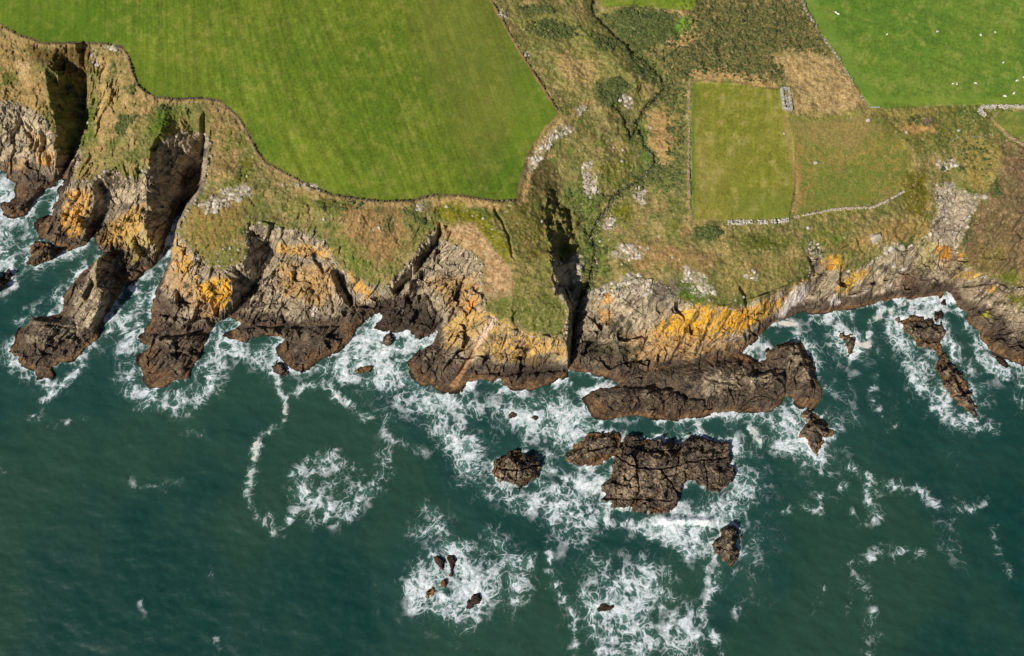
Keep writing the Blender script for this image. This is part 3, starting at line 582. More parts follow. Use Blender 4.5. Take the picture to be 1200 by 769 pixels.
def nodes(name):
    m = bpy.data.materials.new(name); m.use_nodes = True
    nt = m.node_tree; return m, nt, nt.nodes["Principled BSDF"]
def N(nt, t, **kw):
    n = nt.nodes.new(t)
    for k, v in kw.items():
        if hasattr(n, k): setattr(n, k, v)
        else: n.inputs[k.replace('_', ' ')].default_value = v
    return n
def ground_mat(name, rough=.95, grain=.35, bump=.25, sc=1.6, dist=.3):
    m, nt, p = nodes(name)
    a = N(nt, "ShaderNodeVertexColor", layer_name="surface")
    tc = N(nt, "ShaderNodeTexCoord")
    n1 = N(nt, "ShaderNodeTexNoise"); n1.inputs["Scale"].default_value = sc; n1.inputs["Detail"].default_value = 5; n1.inputs["Roughness"].default_value = .65
    nt.links.new(tc.outputs["Object"], n1.inputs["Vector"])
    mr = N(nt, "ShaderNodeMapRange"); mr.inputs["From Min"].default_value = .3; mr.inputs["From Max"].default_value = .7
    mr.inputs["To Min"].default_value = 1 - grain; mr.inputs["To Max"].default_value = 1 + grain
    nt.links.new(n1.outputs[0], mr.inputs["Value"])
    mx = N(nt, "ShaderNodeVectorMath", operation='SCALE')
    nt.links.new(a.outputs["Color"], mx.inputs[0]); nt.links.new(mr.outputs[0], mx.inputs["Scale"])
    nt.links.new(mx.outputs[0], p.inputs["Base Color"])
    b = N(nt, "ShaderNodeBump"); b.inputs["Strength"].default_value = bump; b.inputs["Distance"].default_value = dist
    nt.links.new(n1.outputs[0], b.inputs["Height"]); nt.links.new(b.outputs[0], p.inputs["Normal"])
    if name in ("turf_and_rock", "sea_rock"):
        at_ = N(nt, "ShaderNodeAttribute", attribute_name="rocky")
        mp = N(nt, "ShaderNodeMapping"); mp.inputs["Rotation"].default_value = (0, 0, math.radians(-48)); mp.inputs["Scale"].default_value = (.45, 1.25, .8)
        nt.links.new(tc.outputs["Object"], mp.inputs["Vector"])
        vn = N(nt, "ShaderNodeTexVoronoi"); vn.feature = 'F1'; vn.inputs["Scale"].default_value = .9; vn.inputs["Detail"].default_value = 2; nt.links.new(mp.outputs[0], vn.inputs["Vector"])
        n3 = N(nt, "ShaderNodeTexNoise"); n3.inputs["Scale"].default_value = 1.1; n3.inputs["Detail"].default_value = 6; n3.inputs["Roughness"].default_value = .7; nt.links.new(mp.outputs[0], n3.inputs["Vector"])
        ad = N(nt, "ShaderNodeMath", operation='ADD'); nt.links.new(vn.outputs["Distance"], ad.inputs[0]); nt.links.new(n3.outputs[0], ad.inputs[1])
        b2 = N(nt, "ShaderNodeBump"); b2.inputs["Distance"].default_value = .9
        ml = N(nt, "ShaderNodeMath", operation='MULTIPLY'); ml.inputs[1].default_value = .32; nt.links.new(at_.outputs["Fac"], ml.inputs[0]); nt.links.new(ml.outputs[0], b2.inputs["Strength"])
        nt.links.new(ad.outputs[0], b2.inputs["Height"]); nt.links.new(b.outputs[0], b2.inputs["Normal"]); nt.links.new(b2.outputs[0], p.inputs["Normal"])
    p.inputs["Roughness"].default_value = rough; p.inputs["Specular IOR Level"].default_value = .2
    return m
M_ground = ground_mat("turf_and_rock", .92, .34, .8, 1.5, .5)
M_field = ground_mat("pasture", .95, .18, .3, 1.8, .15)
M_rock = ground_mat("sea_rock", .75, .35, .9, 1.2, .5)

# ------------------------------------------------------------------ crags: fractured relief in metres
def crag(x, y, joint=.45):
    """relief of jointed, bedded rock at world x, y (about -1..1)"""
    wx = x + (fbm(x / 9, y / 9, 501, 3) - .5) * 6; wy = y + (fbm(x / 9, y / 9, 505, 3) - .5) * 6
    a = math.radians(48); c, s = math.cos(a), math.sin(a)
    p = wx * c + wy * s; q = -wx * s + wy * c
    v1, t1, e1 = cells(p / 11.0, q / 6.5, 511)
    v2, t2, e2 = cells(p / 4.4 + 5, q / 2.8, 521)
    v3, t3, e3 = cells(p / 1.8, q / 1.3 + 3, 531)
    z = 1.7 * ((v1 - .5) + t1 * 1.5) + .95 * ((v2 - .5) + t2 * 1.5) + .36 * ((v3 - .5) + t3 * 1.5)
    lng = np.abs(fbm(p / 26 + 4, q / 9, 551, 3, .5) - .5); ln2 = np.abs(fbm(p / 8 + 9, q / 10, 561, 3, .5) - .5)
    gate = sst(.45, .6, fbm(x / 14, y / 14, 571, 2)); z -= joint * 2.4 * sst(.012, 0, lng) * gate + joint * 1.2 * sst(.012, 0, ln2) * (1 - gate) * sst(.5, .6, fbm(x / 7, y / 7, 575, 2)) + joint * .5 * sst(.05, 0, e1)
    z *= .45 + .85 * sst(.35, .62, fbm(x / 17, y / 17, 581, 3))
    z += (fbm(x / 1.1, y / 1.1, 541, 3, .6) - .5) * .55 + (np.abs(fbm(p / 14, q / 1.5, 591, 3, .6) - .5) - .1) * .9
    return z

us = np.concatenate([np.linspace(-166, -8, 45), np.arange(-7, 1207, .8), np.linspace(1208, 1364, 45)])
vs = np.concatenate([np.linspace(-166, -8, 45), np.arange(-7, 506, .8)])
U, V = np.meshgrid(us, vs)
H0 = samp(HG, U, V)
X0, Y0 = to_world(U, V, H0)
Rm = samp(R, U, V); Fm = samp(np.maximum.reduce([F_BIG, F_RIGHT, F_SMALL, F_LANE, F_TOP]), U, V)
cr = crag(X0, Y0)
gul = samp(pmask([(632,225),(660,225),(690,280),(690,430),(662,432),(662,360),(640,330)], 6, 1), U, V)
H0 = H0 + gul * ((fbm(X0 / 4.5, Y0 / 4.5, 577, 3) - .5) * 5.0)
low = np.clip((H0 + .5) / 3.0, 0.0, 1.0)
gy, gx = np.gradient(HG); steep = samp(sst(.08, .35, np.hypot(gx, gy)), U, V)
Z = H0 + cr * (Rm * (.35 + .65 * low) * 1.15 + (1 - Rm) * (1 - Fm) * steep * 1.3)
veg = (1 - Rm) * (1 - Fm) * (1 - .8 * samp(F_PAD, U, V))
Z += veg * ((fbm(X0 / 1.3, Y0 / 1.3, 551, 3, .6) - .5) * 1.0 + (fbm(X0 / 8, Y0 / 8, 555, 3) - .5) * 2.2 * (H0 > 3))
gor = samp(np.maximum.reduce([pmask(HEATH, 3, 1)]), U, V)
Z += gor * sst(.45, .62, fbm(X0 / 1.8, Y0 / 1.8, 561, 3, .6)) * .7
Z += Fm * (fbm(X0 / 1.2, Y0 / 1.2, 571, 2) - .5) * .10
st_d = samp(lmask(STREAM, 1.0, 1.4, .8), U, V); Z -= st_d * 1.3; Z -= samp(lmask(TRIB, 1.0, 1.4, .8), U, V) * 1.3
# narrow cracks and steps in the rock
for pts, w, d in [([(517,272),(512,285),(500,300),(488,318),(476,330),(463,343)],2.0,5.0),([(262,386),(300,382),(340,382),(385,381),(420,378)],1.8,2.2),([(560,436),(590,438),(630,436),(664,432)],1.6,1.8),([(514,388),(524,378),(532,362)],1.6,2.2),([(395,322),(404,340),(412,356)],2.2,2.5),([(392,366),(388,345)],1.2,1.6),([(285,374),(300,350),(318,330)],1.2,1.2),([(500,345),(512,366),(508,384)],1.5,1.8),([(478,350),(490,372),(484,388)],1.4,1.5),([(600,248),(588,256),(592,270),(600,290),(602,300)],1.0,0),([(580,246),(590,262),(597,282),(601,300)],1.3,1.6),([(868,338),(874,350),(878,370),(880,400)],1.6,2.4),([(820,362),(806,385),(786,425)],1.5,1.6),([(838,362),(828,390),(815,415)],1.5,1.3),([(858,365),(842,390),(832,405)],1.2,1),
                  ([(948,300),(955,318),(972,324),(965,335),(952,345)],1.8,2.2),([(1130,335),(1150,332),(1168,330),(1186,338),(1205,333)],1.8,2.2),([(1186,340),(1172,350),(1163,360),(1128,370)],1.5,1.6),([(1130,272),(1142,262),(1157,258)],1.2,1.2),([(1165,300),(1175,303),(1186,300)],1.2,1.2),
                  ([(245,388),(200,392),(168,389)],1.6,1.8),([(20,418),(62,414),(88,402)],1.5,1.5),([(20,380),(60,381),(95,386)],1.3,1),([(42,397),(44,416)],1.2,.9),([(88,372),(104,345),(110,330)],1.3,1.2),([(86,404),(90,392),(88,380)],1.2,1),
                  ([(735,453),(752,454),(768,452),(790,457),(805,466),(826,468),(828,474)],1.6,1.8),([(893,438),(905,431),(920,432),(922,462)],1.6,1.6),([(828,444),(845,448),(870,450)],1.4,1.2),([(556,412),(540,436),(528,455)],2.2,1.6),([(578,374),(558,404)],2.0,.9),([(520,375),(510,392)],1.6,1.5),([(716,340),(714,395)],1,.7),([(710,470),(722,482)],1.3,1.2)]:
    Z -= samp(lmask(pts, w, 1.6, .6), U, V) * d
sea = samp(land_sd, U, V)
Z = np.where(sea < -1, np.minimum(Z, -0.5), Z)
Z = np.where((sea > 1.2), np.maximum(Z, np.clip(.12 + (sea - 1.2) * .18, 0, .75) + .25 * vnoise(U / 3, V / 3, 9)), Z)
# the surface never overhangs: limit how fast it climbs away from the middle of the sheet
dyl = 0.97 * FPX ** -1
tany = np.tan(TILT + np.arctan((PH / 2 - V) / FPX))
for r in range(len(vs) - 2, -1, -1):
    y1 = to_world(U[r + 1], V[r + 1], Z[r + 1])[1]
    den = (CT + (V[r] - PH / 2) / FPX * ST); k = (-(V[r] - PH / 2) / FPX * CT + ST) / den
    lim = ALT - (y1 + .04) / np.maximum(k, 1e-3)
    Z[r] = np.where(k > .02, np.minimum(Z[r], np.maximum(lim, -5)), Z[r])
mid = np.searchsorted(us, 600)
for rngc, sg in ((range(mid - 20, -1, -1), 1), (range(mid + 20, len(us)), -1)):
    for c in rngc:
        xn = np.abs(to_world(U[:, c + sg], V[:, c + sg], Z[:, c + sg])[0]) + .04
        k = np.abs((U[:, c] - 600) / FPX) / (CT + (V[:, c] - PH / 2) / FPX * ST)
        Z[:, c] = np.where(k > .03, np.minimum(Z[:, c], np.maximum(ALT - xn / np.maximum(k, 1e-3), -5)), Z[:, c])
X, Y = to_world(U, V, Z)
colr = np.stack([samp(COL[..., i], U, V) for i in range(3)], -1)
def zz(u, v):
    """terrain height at a survey position"""
    i = np.clip(np.searchsorted(vs, v), 0, len(vs) - 1); j = np.clip(np.searchsorted(us, u), 0, len(us) - 1)
    return float(Z[i, j])
def at(u, v, dz=0):
    h = zz(u, v); x, y = to_world(u, v, h); return Vector((x, y, h + dz))
# outer ring so that the land runs on to the horizon
def ring(A, first, last_l, last_r):
    A = np.concatenate([A[:1] * 0 + first(A[:1]), A], 0)
    return np.concatenate([last_l(A[:, :1]), A, last_r(A[:, -1:])], 1)
Xr = np.concatenate([X[:1] * 6, X], 0); Yr = np.concatenate([Y[:1] * 0 + 4000, Y], 0); Zr = np.concatenate([Z[:1] * 0 + 55, Z], 0)
Xr = np.concatenate([Xr[:, :1] * 0 - 5000, Xr, Xr[:, -1:] * 0 + 5000], 1); Yr = np.concatenate([Yr[:, :1], Yr, Yr[:, -1:]], 1); Zr = np.concatenate([Zr[:, :1], Zr, Zr[:, -1:]], 1)
Cr = np.pad(colr, ((1, 0), (1, 1), (0, 0)), mode='edge')
def pad(A): return np.pad(A, ((1, 0), (1, 1)), mode='edge')
seaq = pad(sea); qc = lambda A: (A[1:, :-1] + A[1:, 1:] + A[:-1, 1:] + A[:-1, :-1]) / 4
landq = qc(seaq) > -3.5
fid = np.zeros(qc(seaq).shape, int)
for i, F in enumerate((F_BIG, F_RIGHT, F_SMALL, F_LANE, F_TOP), 1):
    fid[(qc(pad(samp(F, U, V))) > .5)] = i
tag(link("ground", grid_mesh("ground", Xr, Yr, Zr, landq & (fid == 0), Cr, qc(pad(Rm)) < .5, {"rocky": pad(Rm)}), M_ground), kind="structure")
for i in range(1, 6):
    tag(link("field", grid_mesh("field", Xr, Yr, Zr, landq & (fid == i), Cr), M_field), kind="structure")

# ------------------------------------------------------------------ rocks standing in the sea
SEA_ROCKS = [
 ("brown domed rock at the foot of the lichened headland, in the foam", [(38,287),(46,284),(58,285),(70,290),(73,297),(64,303),(52,309),(41,315),(31,310),(33,298)], 3.0, 'r'),
 ("dark rock cut by the left edge of the photo among surf", [(-20,320),(0,322),(10,314),(16,320),(12,330),(6,338),(0,343),(-20,350)], 2.6, 'd'),
 ("small dark boulder ringed by white foam in the rocky cove", [(447,398),(451,390),(458,389),(464,395),(462,402),(455,405),(448,403)], 2.2, 'd'),
 ("low orange-brown rock awash in the middle of the foaming cove", [(414,437),(420,431),(430,427),(438,430),(435,437),(424,438)], 1.2, 'k'),
 ("round cracked brown rock standing alone in open foam", [(578,551),(583,540),(590,532),(600,527),(612,527),(625,532),(632,541),(633,551),(628,561),(619,567),(609,572),(600,568),(588,564),(579,559)], 4.2, 'r'),
 ("jagged brown rock joined to the west end of the largest sea rock", [(661,532),(668,524),(682,518),(688,508),(700,505),(712,506),(726,508),(730,520),(729,532),(716,538),(702,545),(690,547),(676,546),(666,541)], 3.0, 'r'),
 ("largest sea rock, broad and dark-cracked, with a notched south shore", [(731,513),(745,510),(760,514),(772,513),(785,520),(800,517),(806,511),(822,511),(838,516),(856,520),(858,532),(857,545),(861,552),(860,564),(850,570),(842,578),(828,577),(820,568),(806,567),(798,575),(795,590),(788,600),(772,601),(755,602),(735,598),(720,594),(703,586),(708,578),(704,568),(714,558),(716,546),(722,540),(720,530),(728,522)], 5.6, 'r'),
 ("tall narrow brown rock beside the breaking wave", [(846,617),(853,615),(862,616),(867,624),(866,636),(868,648),(863,656),(858,664),(852,662),(846,654),(836,648),(838,642),(831,638),(840,632),(843,624)], 5.0, 'r'),
 ("narrow broken rock trailing south from the end of the long ledge", [(938,483),(950,480),(958,484),(965,490),(968,500),(978,503),(978,512),(966,514),(962,524),(957,535),(950,530),(946,518),(935,512),(938,502),(945,495)], 2.6, 'r'),
 ("long tapering rock pointing out to sea with surf on its west side", [(1050,374),(1062,372),(1080,371),(1095,374),(1106,382),(1108,392),(1104,402),(1108,414),(1112,424),(1120,432),(1128,442),(1134,454),(1140,466),(1144,478),(1144,490),(1138,487),(1130,478),(1120,470),(1112,462),(1106,452),(1107,444),(1096,438),(1097,424),(1095,412),(1088,408),(1072,407),(1070,396),(1058,384)], 3.6, 'r'),
 ("small round boulder just north of the long tapering rock", [(1093,368),(1096,363),(1102,361),(1106,366),(1105,373),(1099,376),(1094,373)], 2.4, 'd'),
 ("small dark rock in the white surf at the foot of the bay", [(1102,355),(1106,350),(1111,352),(1110,358),(1104,360)], 1.4, 'd'),
 ("small brown rock in a foam patch inside the bay", [(983,388),(990,392),(998,393),(1004,398),(1003,408),(999,418),(994,417),(992,408),(991,400),(984,395)], 2.2, 'r'),
 ("low rock in the surf off the lower right cliffs", [(1164,419),(1172,417),(1178,421),(1184,428),(1178,432),(1171,427)], 1.4, 'd'),
 ("slanting reddish rock at the north of the round foam patch", [(508,652),(514,650),(520,655),(521,664),(519,670),(514,666),(511,660)], 1.1, 'd'),
 ("thin dark rock just east of the slanting reddish rock", [(525,650),(531,650),(536,656),(533,666),(531,676),(526,676),(527,664),(524,657)], 1.1, 'd'),
 ("small brown rock at the centre of the round foam patch", [(515,682),(520,677),(524,680),(522,688),(518,691),(514,689)], 1.2, 'k'),
 ("wedge-shaped brown rock at the west of the round foam patch", [(496,698),(500,692),(508,687),(511,690),(508,698),(502,701)], 1.4, 'k'),
 ("larger red-brown rock at the east of the round foam patch", [(545,712),(549,703),(555,696),(562,694),(564,701),(562,708),(555,711),(549,714)], 1.1, 'd'),
 ("low red-brown rock in the surf near the bottom edge", [(698,713),(702,708),(710,706),(718,708),(722,712),(716,717),(706,718),(700,717)], 1.1, 'd'),
 ("small wave-washed rock west of the long ledge, nearer the bluff", [(595,487),(599,483),(605,483),(608,487),(604,490),(598,490)], .8, 'd'),
 ("small wave-washed rock west of the long ledge, nearer the ledge", [(621,489),(625,485),(631,485),(633,490),(628,493),(623,492)], .8, 'd'),
 ("low brown skerry in surf off the middle ledge's west point", [(317,428),(324,424),(332,425),(337,431),(338,439),(330,441),(321,437)], 1.3, 'd'),
]
for label, pts, top, pal in SEA_ROCKS:
    a0 = min(p[0] for p in pts) - 6; a1 = max(p[0] for p in pts) + 6; b0 = min(p[1] for p in pts) - 6; b1 = max(p[1] for p in pts) + 6
    u_ = np.arange(a0, a1, .6); v_ = np.arange(b0, b1, .6); Ug, Vg = np.meshgrid(u_, v_)
    wu = samp(wob_u, Ug, np.clip(Vg, 0, 560)) * .45 if b1 < 560 else (fbm(Ug / 5, Vg / 5, 91, 3) - .5) * 4
    wv = (fbm(Ug / 5, Vg / 5, 95, 3) - .5) * 4
    d = sdf(Ug + wu, Vg + wv, pts)
    x_, y_ = to_world(Ug, Vg, 0 * Ug)
    ca1 = cells((x_ * .75 + y_ * .66) / 3.4, (x_ * .66 - y_ * .75) / 2.0, 641); ca2 = cells((x_ * .75 + y_ * .66) / 1.4, (x_ * .66 - y_ * .75) / 1.0, 643)
    d = d + ((ca1[0] - .5) * 5.0 + (ca2[0] - .5) * 2.4) * min(1, top / 3) - .3
    inr = max(d.max(), 2)
    crg = crag(x_ * 1.1 + 300, y_ * 1.1, .7)
    hgt = top * (0.42 * sst(0, 2.4, d) + .33 * sst(inr * .28, inr * .42, d) + .25 * sst(0, inr * .9, d)) * (.8 + .4 * fbm(x_ / 8, y_ / 8, 77, 2)) + np.clip(d / 4, 0, 1) * crg * min(1.0, top * .26) * 1.1
    for ln_ in {"larg": [[(712,526),(730,540),(745,547),(775,550),(812,541),(852,536)],[(745,547),(750,575),(738,600)],[(775,550),(790,572),(802,588)],[(704,584),(740,585),(788,587)],[(800,516),(794,545)],[(728,520),(760,530),(790,528)],[(826,540),(830,575)]],
                "roun": [[(600,528),(607,550),(603,574)],[(582,549),(607,551),(632,545)]], "jagg": [[(668,545),(690,528),(722,522)]]}.get(label[:4], []):
        hgt = hgt - 1.7 * sst(1.5, .2, seg_dist(Ug + wu, Vg + wv, ln_))
    hgt = np.where(d > 1, np.maximum(hgt, np.clip((d - 1) * .25, .12, .6)), hgt); hgt = np.where(d < 0, -np.minimum(-d, 4) * .5, hgt)
    for r in range(len(v_) - 2, -1, -1):
        y1 = to_world(Ug[r + 1], Vg[r + 1], hgt[r + 1])[1]
        k = (-(Vg[r] - PH / 2) / FPX * CT + ST) / (CT + (Vg[r] - PH / 2) / FPX * ST)
        hgt[r] = np.where(k > .02, np.minimum(hgt[r], np.maximum(ALT - (y1 + .03) / np.maximum(k, 1e-3), -3)), hgt[r])
    X_, Y_ = to_world(Ug, Vg, hgt)
    c2 = cells((x_ * .7 + y_ * .7) / 1.6, (x_ * .7 - y_ * .7) / 3, 611)
    stt = fbm((x_ * .6 - y_ * .8) / .9, (x_ * .8 + y_ * .6) / 5, 617, 4, .6); n2 = fbm(x_ / 4, y_ / 4, 619, 3)
    base = mix3(L_((146,128,104)), L_((84,74,64)), sst(.3, .7, stt * .6 + c2[0] * .4))
    base = mix3(base, L_((60,50,44)) * np.ones_like(base), sst(top * .95, top * .45, hgt + (n2 - .5) * 3) * .45)
    kelp = mix3(L_((142,110,72)), L_((92,70,48)), sst(.35, .65, stt))
    if pal == 'd': kelp = mix3(L_((74,52,42)), L_((52,40,34)), sst(.35, .65, stt)); base = base * .75
    if pal == 'k': base = mix3(L_((120,82,46)), L_((90,62,40)), stt)
    if top > 3: base = mix3(base, L_((150,132,108)) * np.ones_like(base), sst(.55, .7, fbm(x_ / 3, y_ / 3, 623, 4)) * sst(top * .5, top * .9, hgt) * .7)
    base = mix3(base, kelp, sst(2.0, 1.0, hgt + (n2 - .5) * 2.2) * .9)
    base = mix3(base, L_((38,31,26)) * np.ones_like(base), sst(.3, .05, hgt))
    base = mix3(base, L_((34,30,27)) * np.ones_like(base), sst(.1, 0, c2[2]) * .6)
    base *= (.7 + .6 * ca1[0])[..., None]
    base *= (.45 + 1.15 * fbm(x_ / .6, y_ / .6, 629, 3, .75))[..., None]
    kq = qc(d) > -4
    tag(link("sea_rock", grid_mesh("sea_rock", X_, Y_, hgt, kq, base, False, {"rocky": np.ones_like(hgt)}), M_rock), label, "rock", "rocks standing in the sea")

# ------------------------------------------------------------------ sea
SV1 = 960
sgu, sgv = np.meshgrid(np.arange(-168, 1368, 1.5), np.arange(100, SV1, 1.5))
dl = sdf(sgu, sgv, LAND)
def swin(pts, m):
    us_ = [p[0] for p in pts]; vs_ = [p[1] for p in pts]
    f = lambda t, o, n: int(min(max((t - o) / 1.5, 0), n))
    return (slice(f(min(vs_) - m, 100, sgu.shape[0]), f(max(vs_) + m, 100, sgu.shape[0])), slice(f(min(us_) - m, -168, sgu.shape[1]), f(max(us_) + m, -168, sgu.shape[1])))
for label, pts, top, pal in SEA_ROCKS:
    w_ = swin(pts, 60); dl[w_] = np.maximum(dl[w_], sdf(sgu[w_], sgv[w_], pts))
sea_d = -dl
s1 = fbm(sgu / 26, sgv / 26, 701, 4); s2 = fbm(sgu / 9, sgv / 9, 705, 4)
foam = .30 * np.exp(-np.maximum(sea_d, 0) / 45) * sst(.42, .62, s1) * (sgu > 380) * 1.0 + .5 * np.exp(-np.maximum(sea_d, 0) / 9) * sst(.35, .62, s1) + .3 * np.exp(-np.maximum(sea_d, 0) / 2.5) * sst(.3, .5, s2)
wu = sgu + (fbm(sgu / 14, sgv / 14, 711, 4) - .5) * 26; wv = sgv + (fbm(sgu / 14, sgv / 14, 715, 4) - .5) * 26
wu2 = sgu + (fbm(sgu / 8, sgv / 8, 721, 3) - .5) * 9; wv2 = sgv + (fbm(sgu / 8, sgv / 8, 725, 3) - .5) * 9
solid = np.zeros_like(foam); s12 = sst(.5, .62, fbm(sgu / 12, sgv / 12, 731, 3)); s3 = fbm(sgu / 5, sgv / 5, 741, 3)
def fp(pts, k, soft=10, hole=0.0):
    w_ = swin(pts, 30)
    sd_ = sdf(wu[w_], wv[w_], pts); m = (.5 * sst(-soft * 1.5, soft * 1.6, sd_) + .5 * sst(0, 30, sd_)) * k
    m *= 1 - hole * s12[w_]
    foam[w_] = np.maximum(foam[w_], m)
def fl(pts, w, k, soft=4, cream=0.0):
    w_ = swin(pts, 24)
    d = seg_dist(wu2[w_], wv2[w_], pts); m = .6 * sst((w + soft) * 1.5, 0, d) + .25 * sst(w, 0, d)
    foam[w_] = np.maximum(foam[w_], m * k * (.45 + .95 * sst(.3, .65, s2[w_])))
    if cream: solid[w_] = np.maximum(solid[w_], sst(w * .9, w * .1, d + (s3[w_] - .45) * w * 3.0) * cream * sst(.25, .6, s2[w_]))
fp([(-20,200),(20,205),(18,235),(35,262),(45,285),(30,305),(45,318),(20,340),(-20,350)], .78, 6)
fp(ell(85,335,14,30,ang=30), .55, 8); fl([(22,378),(48,358),(75,335),(100,310)], 4, .6, 5); fl([(75,300),(100,296),(120,290)], 5, .5); fl([(40,490),(52,470),(75,448),(100,425)], 3, .62); fl([(10,425),(30,440),(60,455)], 7, .55, 6)
fl([(120,400),(135,370),(165,335),(185,315)], 9, .5, 8); fl([(195,310),(204,280)], 3, .7)
fp([(160,340),(178,350),(165,385),(160,420),(165,450),(190,460),(225,450),(240,415),(258,385),(275,390),(270,430),(262,460),(240,480),(205,488),(170,482),(140,460),(128,420),(135,370)], .98, 6)
fp([(255,378),(285,385),(300,398),(322,398),(320,425),(345,440),(325,445),(290,430),(262,415),(250,395)], .72, 7)
fl([(324,438),(326,455),(333,470),(336,486)], 3.5, .85, 3, .8); fl([(336,486),(322,502),(305,512),(300,525),(298,540)], 4.5, .9, 3, 1.0); fl([(298,540),(296,558),(289,572),(292,590),(303,605),(322,625)], 4, .75, 4, .55)
fl([(335,470),(352,456),(372,448),(386,453)], 4, .82, 3, .6); fl([(386,452),(396,466),(412,474),(420,486),(436,491)], 4.5, .85, 3, .7)
fp([(400,410),(420,385),(440,370),(470,388),(495,400),(478,418),(478,440),(495,460),(460,460),(430,458),(400,450),(370,448),(375,425)], 1.1, 6)
fp([(470,450),(540,458),(600,462),(650,455),(690,465),(700,500),(690,530),(640,530),(600,505),(560,492),(520,500),(480,490),(450,470)], .85, 9, .15)
fp([(470,490),(530,480),(580,520),(570,560),(620,580),(660,560),(670,600),(640,620),(600,600),(555,585),(530,560),(510,520)], .85, 9, .2)
fl([(455,455),(450,500),(452,540),(446,570)], 6, .42, 8); fl([(430,590),(440,560),(442,520)], 3, .42, 5); fl([(450,510),(480,520),(500,532)], 3, .5, 5)
fp(ell(382,575,46,44), .72, 8, .4); fl([(345,560),(365,540),(390,534),(415,548),(426,575),(415,600),(395,615)], 5, .6, 6); fp(ell(395,590,22,18), .6, 8); fp(ell(344,603,10,12), .8, 4); fl([(316,600),(322,618),(330,625)], 2, .5)
fp([(655,540),(690,545),(715,550),(705,590),(760,604),(800,600),(835,575),(860,560),(895,560),(890,590),(870,600),(835,640),(860,690),(820,660),(770,640),(720,625),(680,632),(640,600),(635,560)], .95, 8, .1)
fp([(620,520),(660,540),(660,600),(690,640),(650,650),(632,600)], .75, 8, .2)
fp([(520,620),(560,640),(585,665),(590,700),(560,740),(520,732),(480,720),(465,690),(478,660),(500,640)], .86, 8); fp(ell(505,612,30,26), .6, 8, .4); fp(ell(595,670,34,58,ang=-15), .6, 7, .4)
fl([(648,600),(640,640),(650,690),(672,720),(675,760)], 4, .68, 5); fp([(680,650),(760,640),(800,680),(830,730),(850,780),(700,790),(670,720)], .62, 12, .3); fp(ell(728,712,34,24), .82, 7); fp(ell(755,672,14,12), .72, 6)
fp([(800,600),(840,600),(850,615),(830,640),(850,665),(870,665),(872,650),(880,670),(860,690),(835,690),(820,650),(790,640)], .85, 5); fl([(835,690),(820,720),(835,745),(848,775)], 5, .7, 5); fl([(862,700),(860,725),(870,712)], 2, .45)
fl([(768,610),(800,611),(836,611)], 5.0, 1.0, 2, .0); wvd = seg_dist(sgu, sgv + (s2 - .5) * 5, [(768,612),(790,610),(820,611),(838,612)]); foam = np.maximum(foam, 1.6 * sst(6.5, 3.5, wvd))
fp(ell(885,565,24,22), .55, 8); fl([(860,490),(900,492),(925,488),(940,510)], 8, .7, 6); fp([(895,495),(925,470),(945,500),(960,540),(985,520),(985,480),(965,475),(975,530),(985,560),(940,545),(905,535)], .82, 6)
fl([(870,497),(882,503),(889,518)], 4, .9, 3, 1.0); fl([(940,545),(965,555),(985,565)], 4, .55); fl([(962,595),(958,580),(980,582),(990,566)], 4, .68); fl([(915,600),(935,592),(960,600)], 4, .5)
fl([(998,547),(1020,562),(1013,582),(1035,608),(1010,612),(1000,600)], 3.5, .68); fl([(1030,580),(1039,568),(1075,575),(1099,594),(1112,612),(1116,645)], 4, .5, 6); fp([(1090,590),(1116,585),(1125,610),(1135,650),(1130,680),(1105,650),(1092,615)], .4, 8); fl([(1116,589),(1140,600),(1152,587)], 4, .6)
fl([(996,662),(1030,649),(1077,649)], 5, .5, 7); fl([(1000,672),(1012,690),(1022,717),(1018,790)], 6, .48, 7); fl([(998,680),(995,720)], 3, .4); fl([(1165,620),(1167,645),(1185,673)], 2.5, .55); fl([(965,690),(955,715)], 3, .35)
fp([(1035,378),(1050,378),(1070,400),(1072,410),(1095,412),(1096,440),(1110,465),(1135,490),(1150,490),(1170,492),(1172,508),(1140,512),(1105,498),(1080,475),(1062,450),(1058,420),(1042,400)], .9, 4); fl([(1110,395),(1118,410),(1120,430)], 7, .75)
fp([(1132,400),(1142,398),(1160,418),(1200,432),(1240,450),(1240,470),(1200,452),(1165,445),(1142,430),(1133,415)], .9, 4); fl([(1108,348),(1120,365),(1135,385)], 6, .75); fl([(1190,465),(1198,475)], 3, .5)
fp([(960,375),(990,375),(1010,385),(1010,420),(990,425),(965,405),(955,385)], .72, 6, .2); fl([(1058,354),(1040,364),(1024,374)], 5.5, .95, 3, 1.0); fl([(1022,376),(1020,388),(1014,398)], 2.6, .9, 3, .8); fp(ell(1014,406,8,6), .9, 3); solid = np.maximum(solid, sst(-2, 2, sdf(wu2, wv2, ell(1013,405,9,5)))); fl([(1016,404),(1028,412),(1034,418)], 2.4, .8, 3, .6)
fp(ell(925,380,12,5), .9, 3); solid = np.maximum(solid, sst(-2, 2, sdf(wu2, wv2, ell(925,380,12,4)))); fl([(934,386),(948,390)], 2, .7); fl([(1112,380),(1112,392)], 4, .9, 3, 1.0); fl([(1070,353),(1090,355)], 5, .8); fp(ell(875,405,14,10), .85, 5); fl([(960,412),(980,420)], 2, .4)
fl([(1025,440),(1022,465),(1030,480)], 4, .38); fl([(1033,490),(1040,502),(1052,498)], 2, .42); fl([(140,552),(162,570),(190,573),(212,562)], 2.2, .42); fl([(215,508),(240,505)], 2.5, .42); fl([(60,500),(80,492),(100,490)], 2, .36); fl([(0,545),(8,555)], 4, .5); fl([(165,705),(170,718)], 2, .35); fl([(245,660),(250,675)], 2, .35); fl([(250,745),(258,760)], 3, .35)
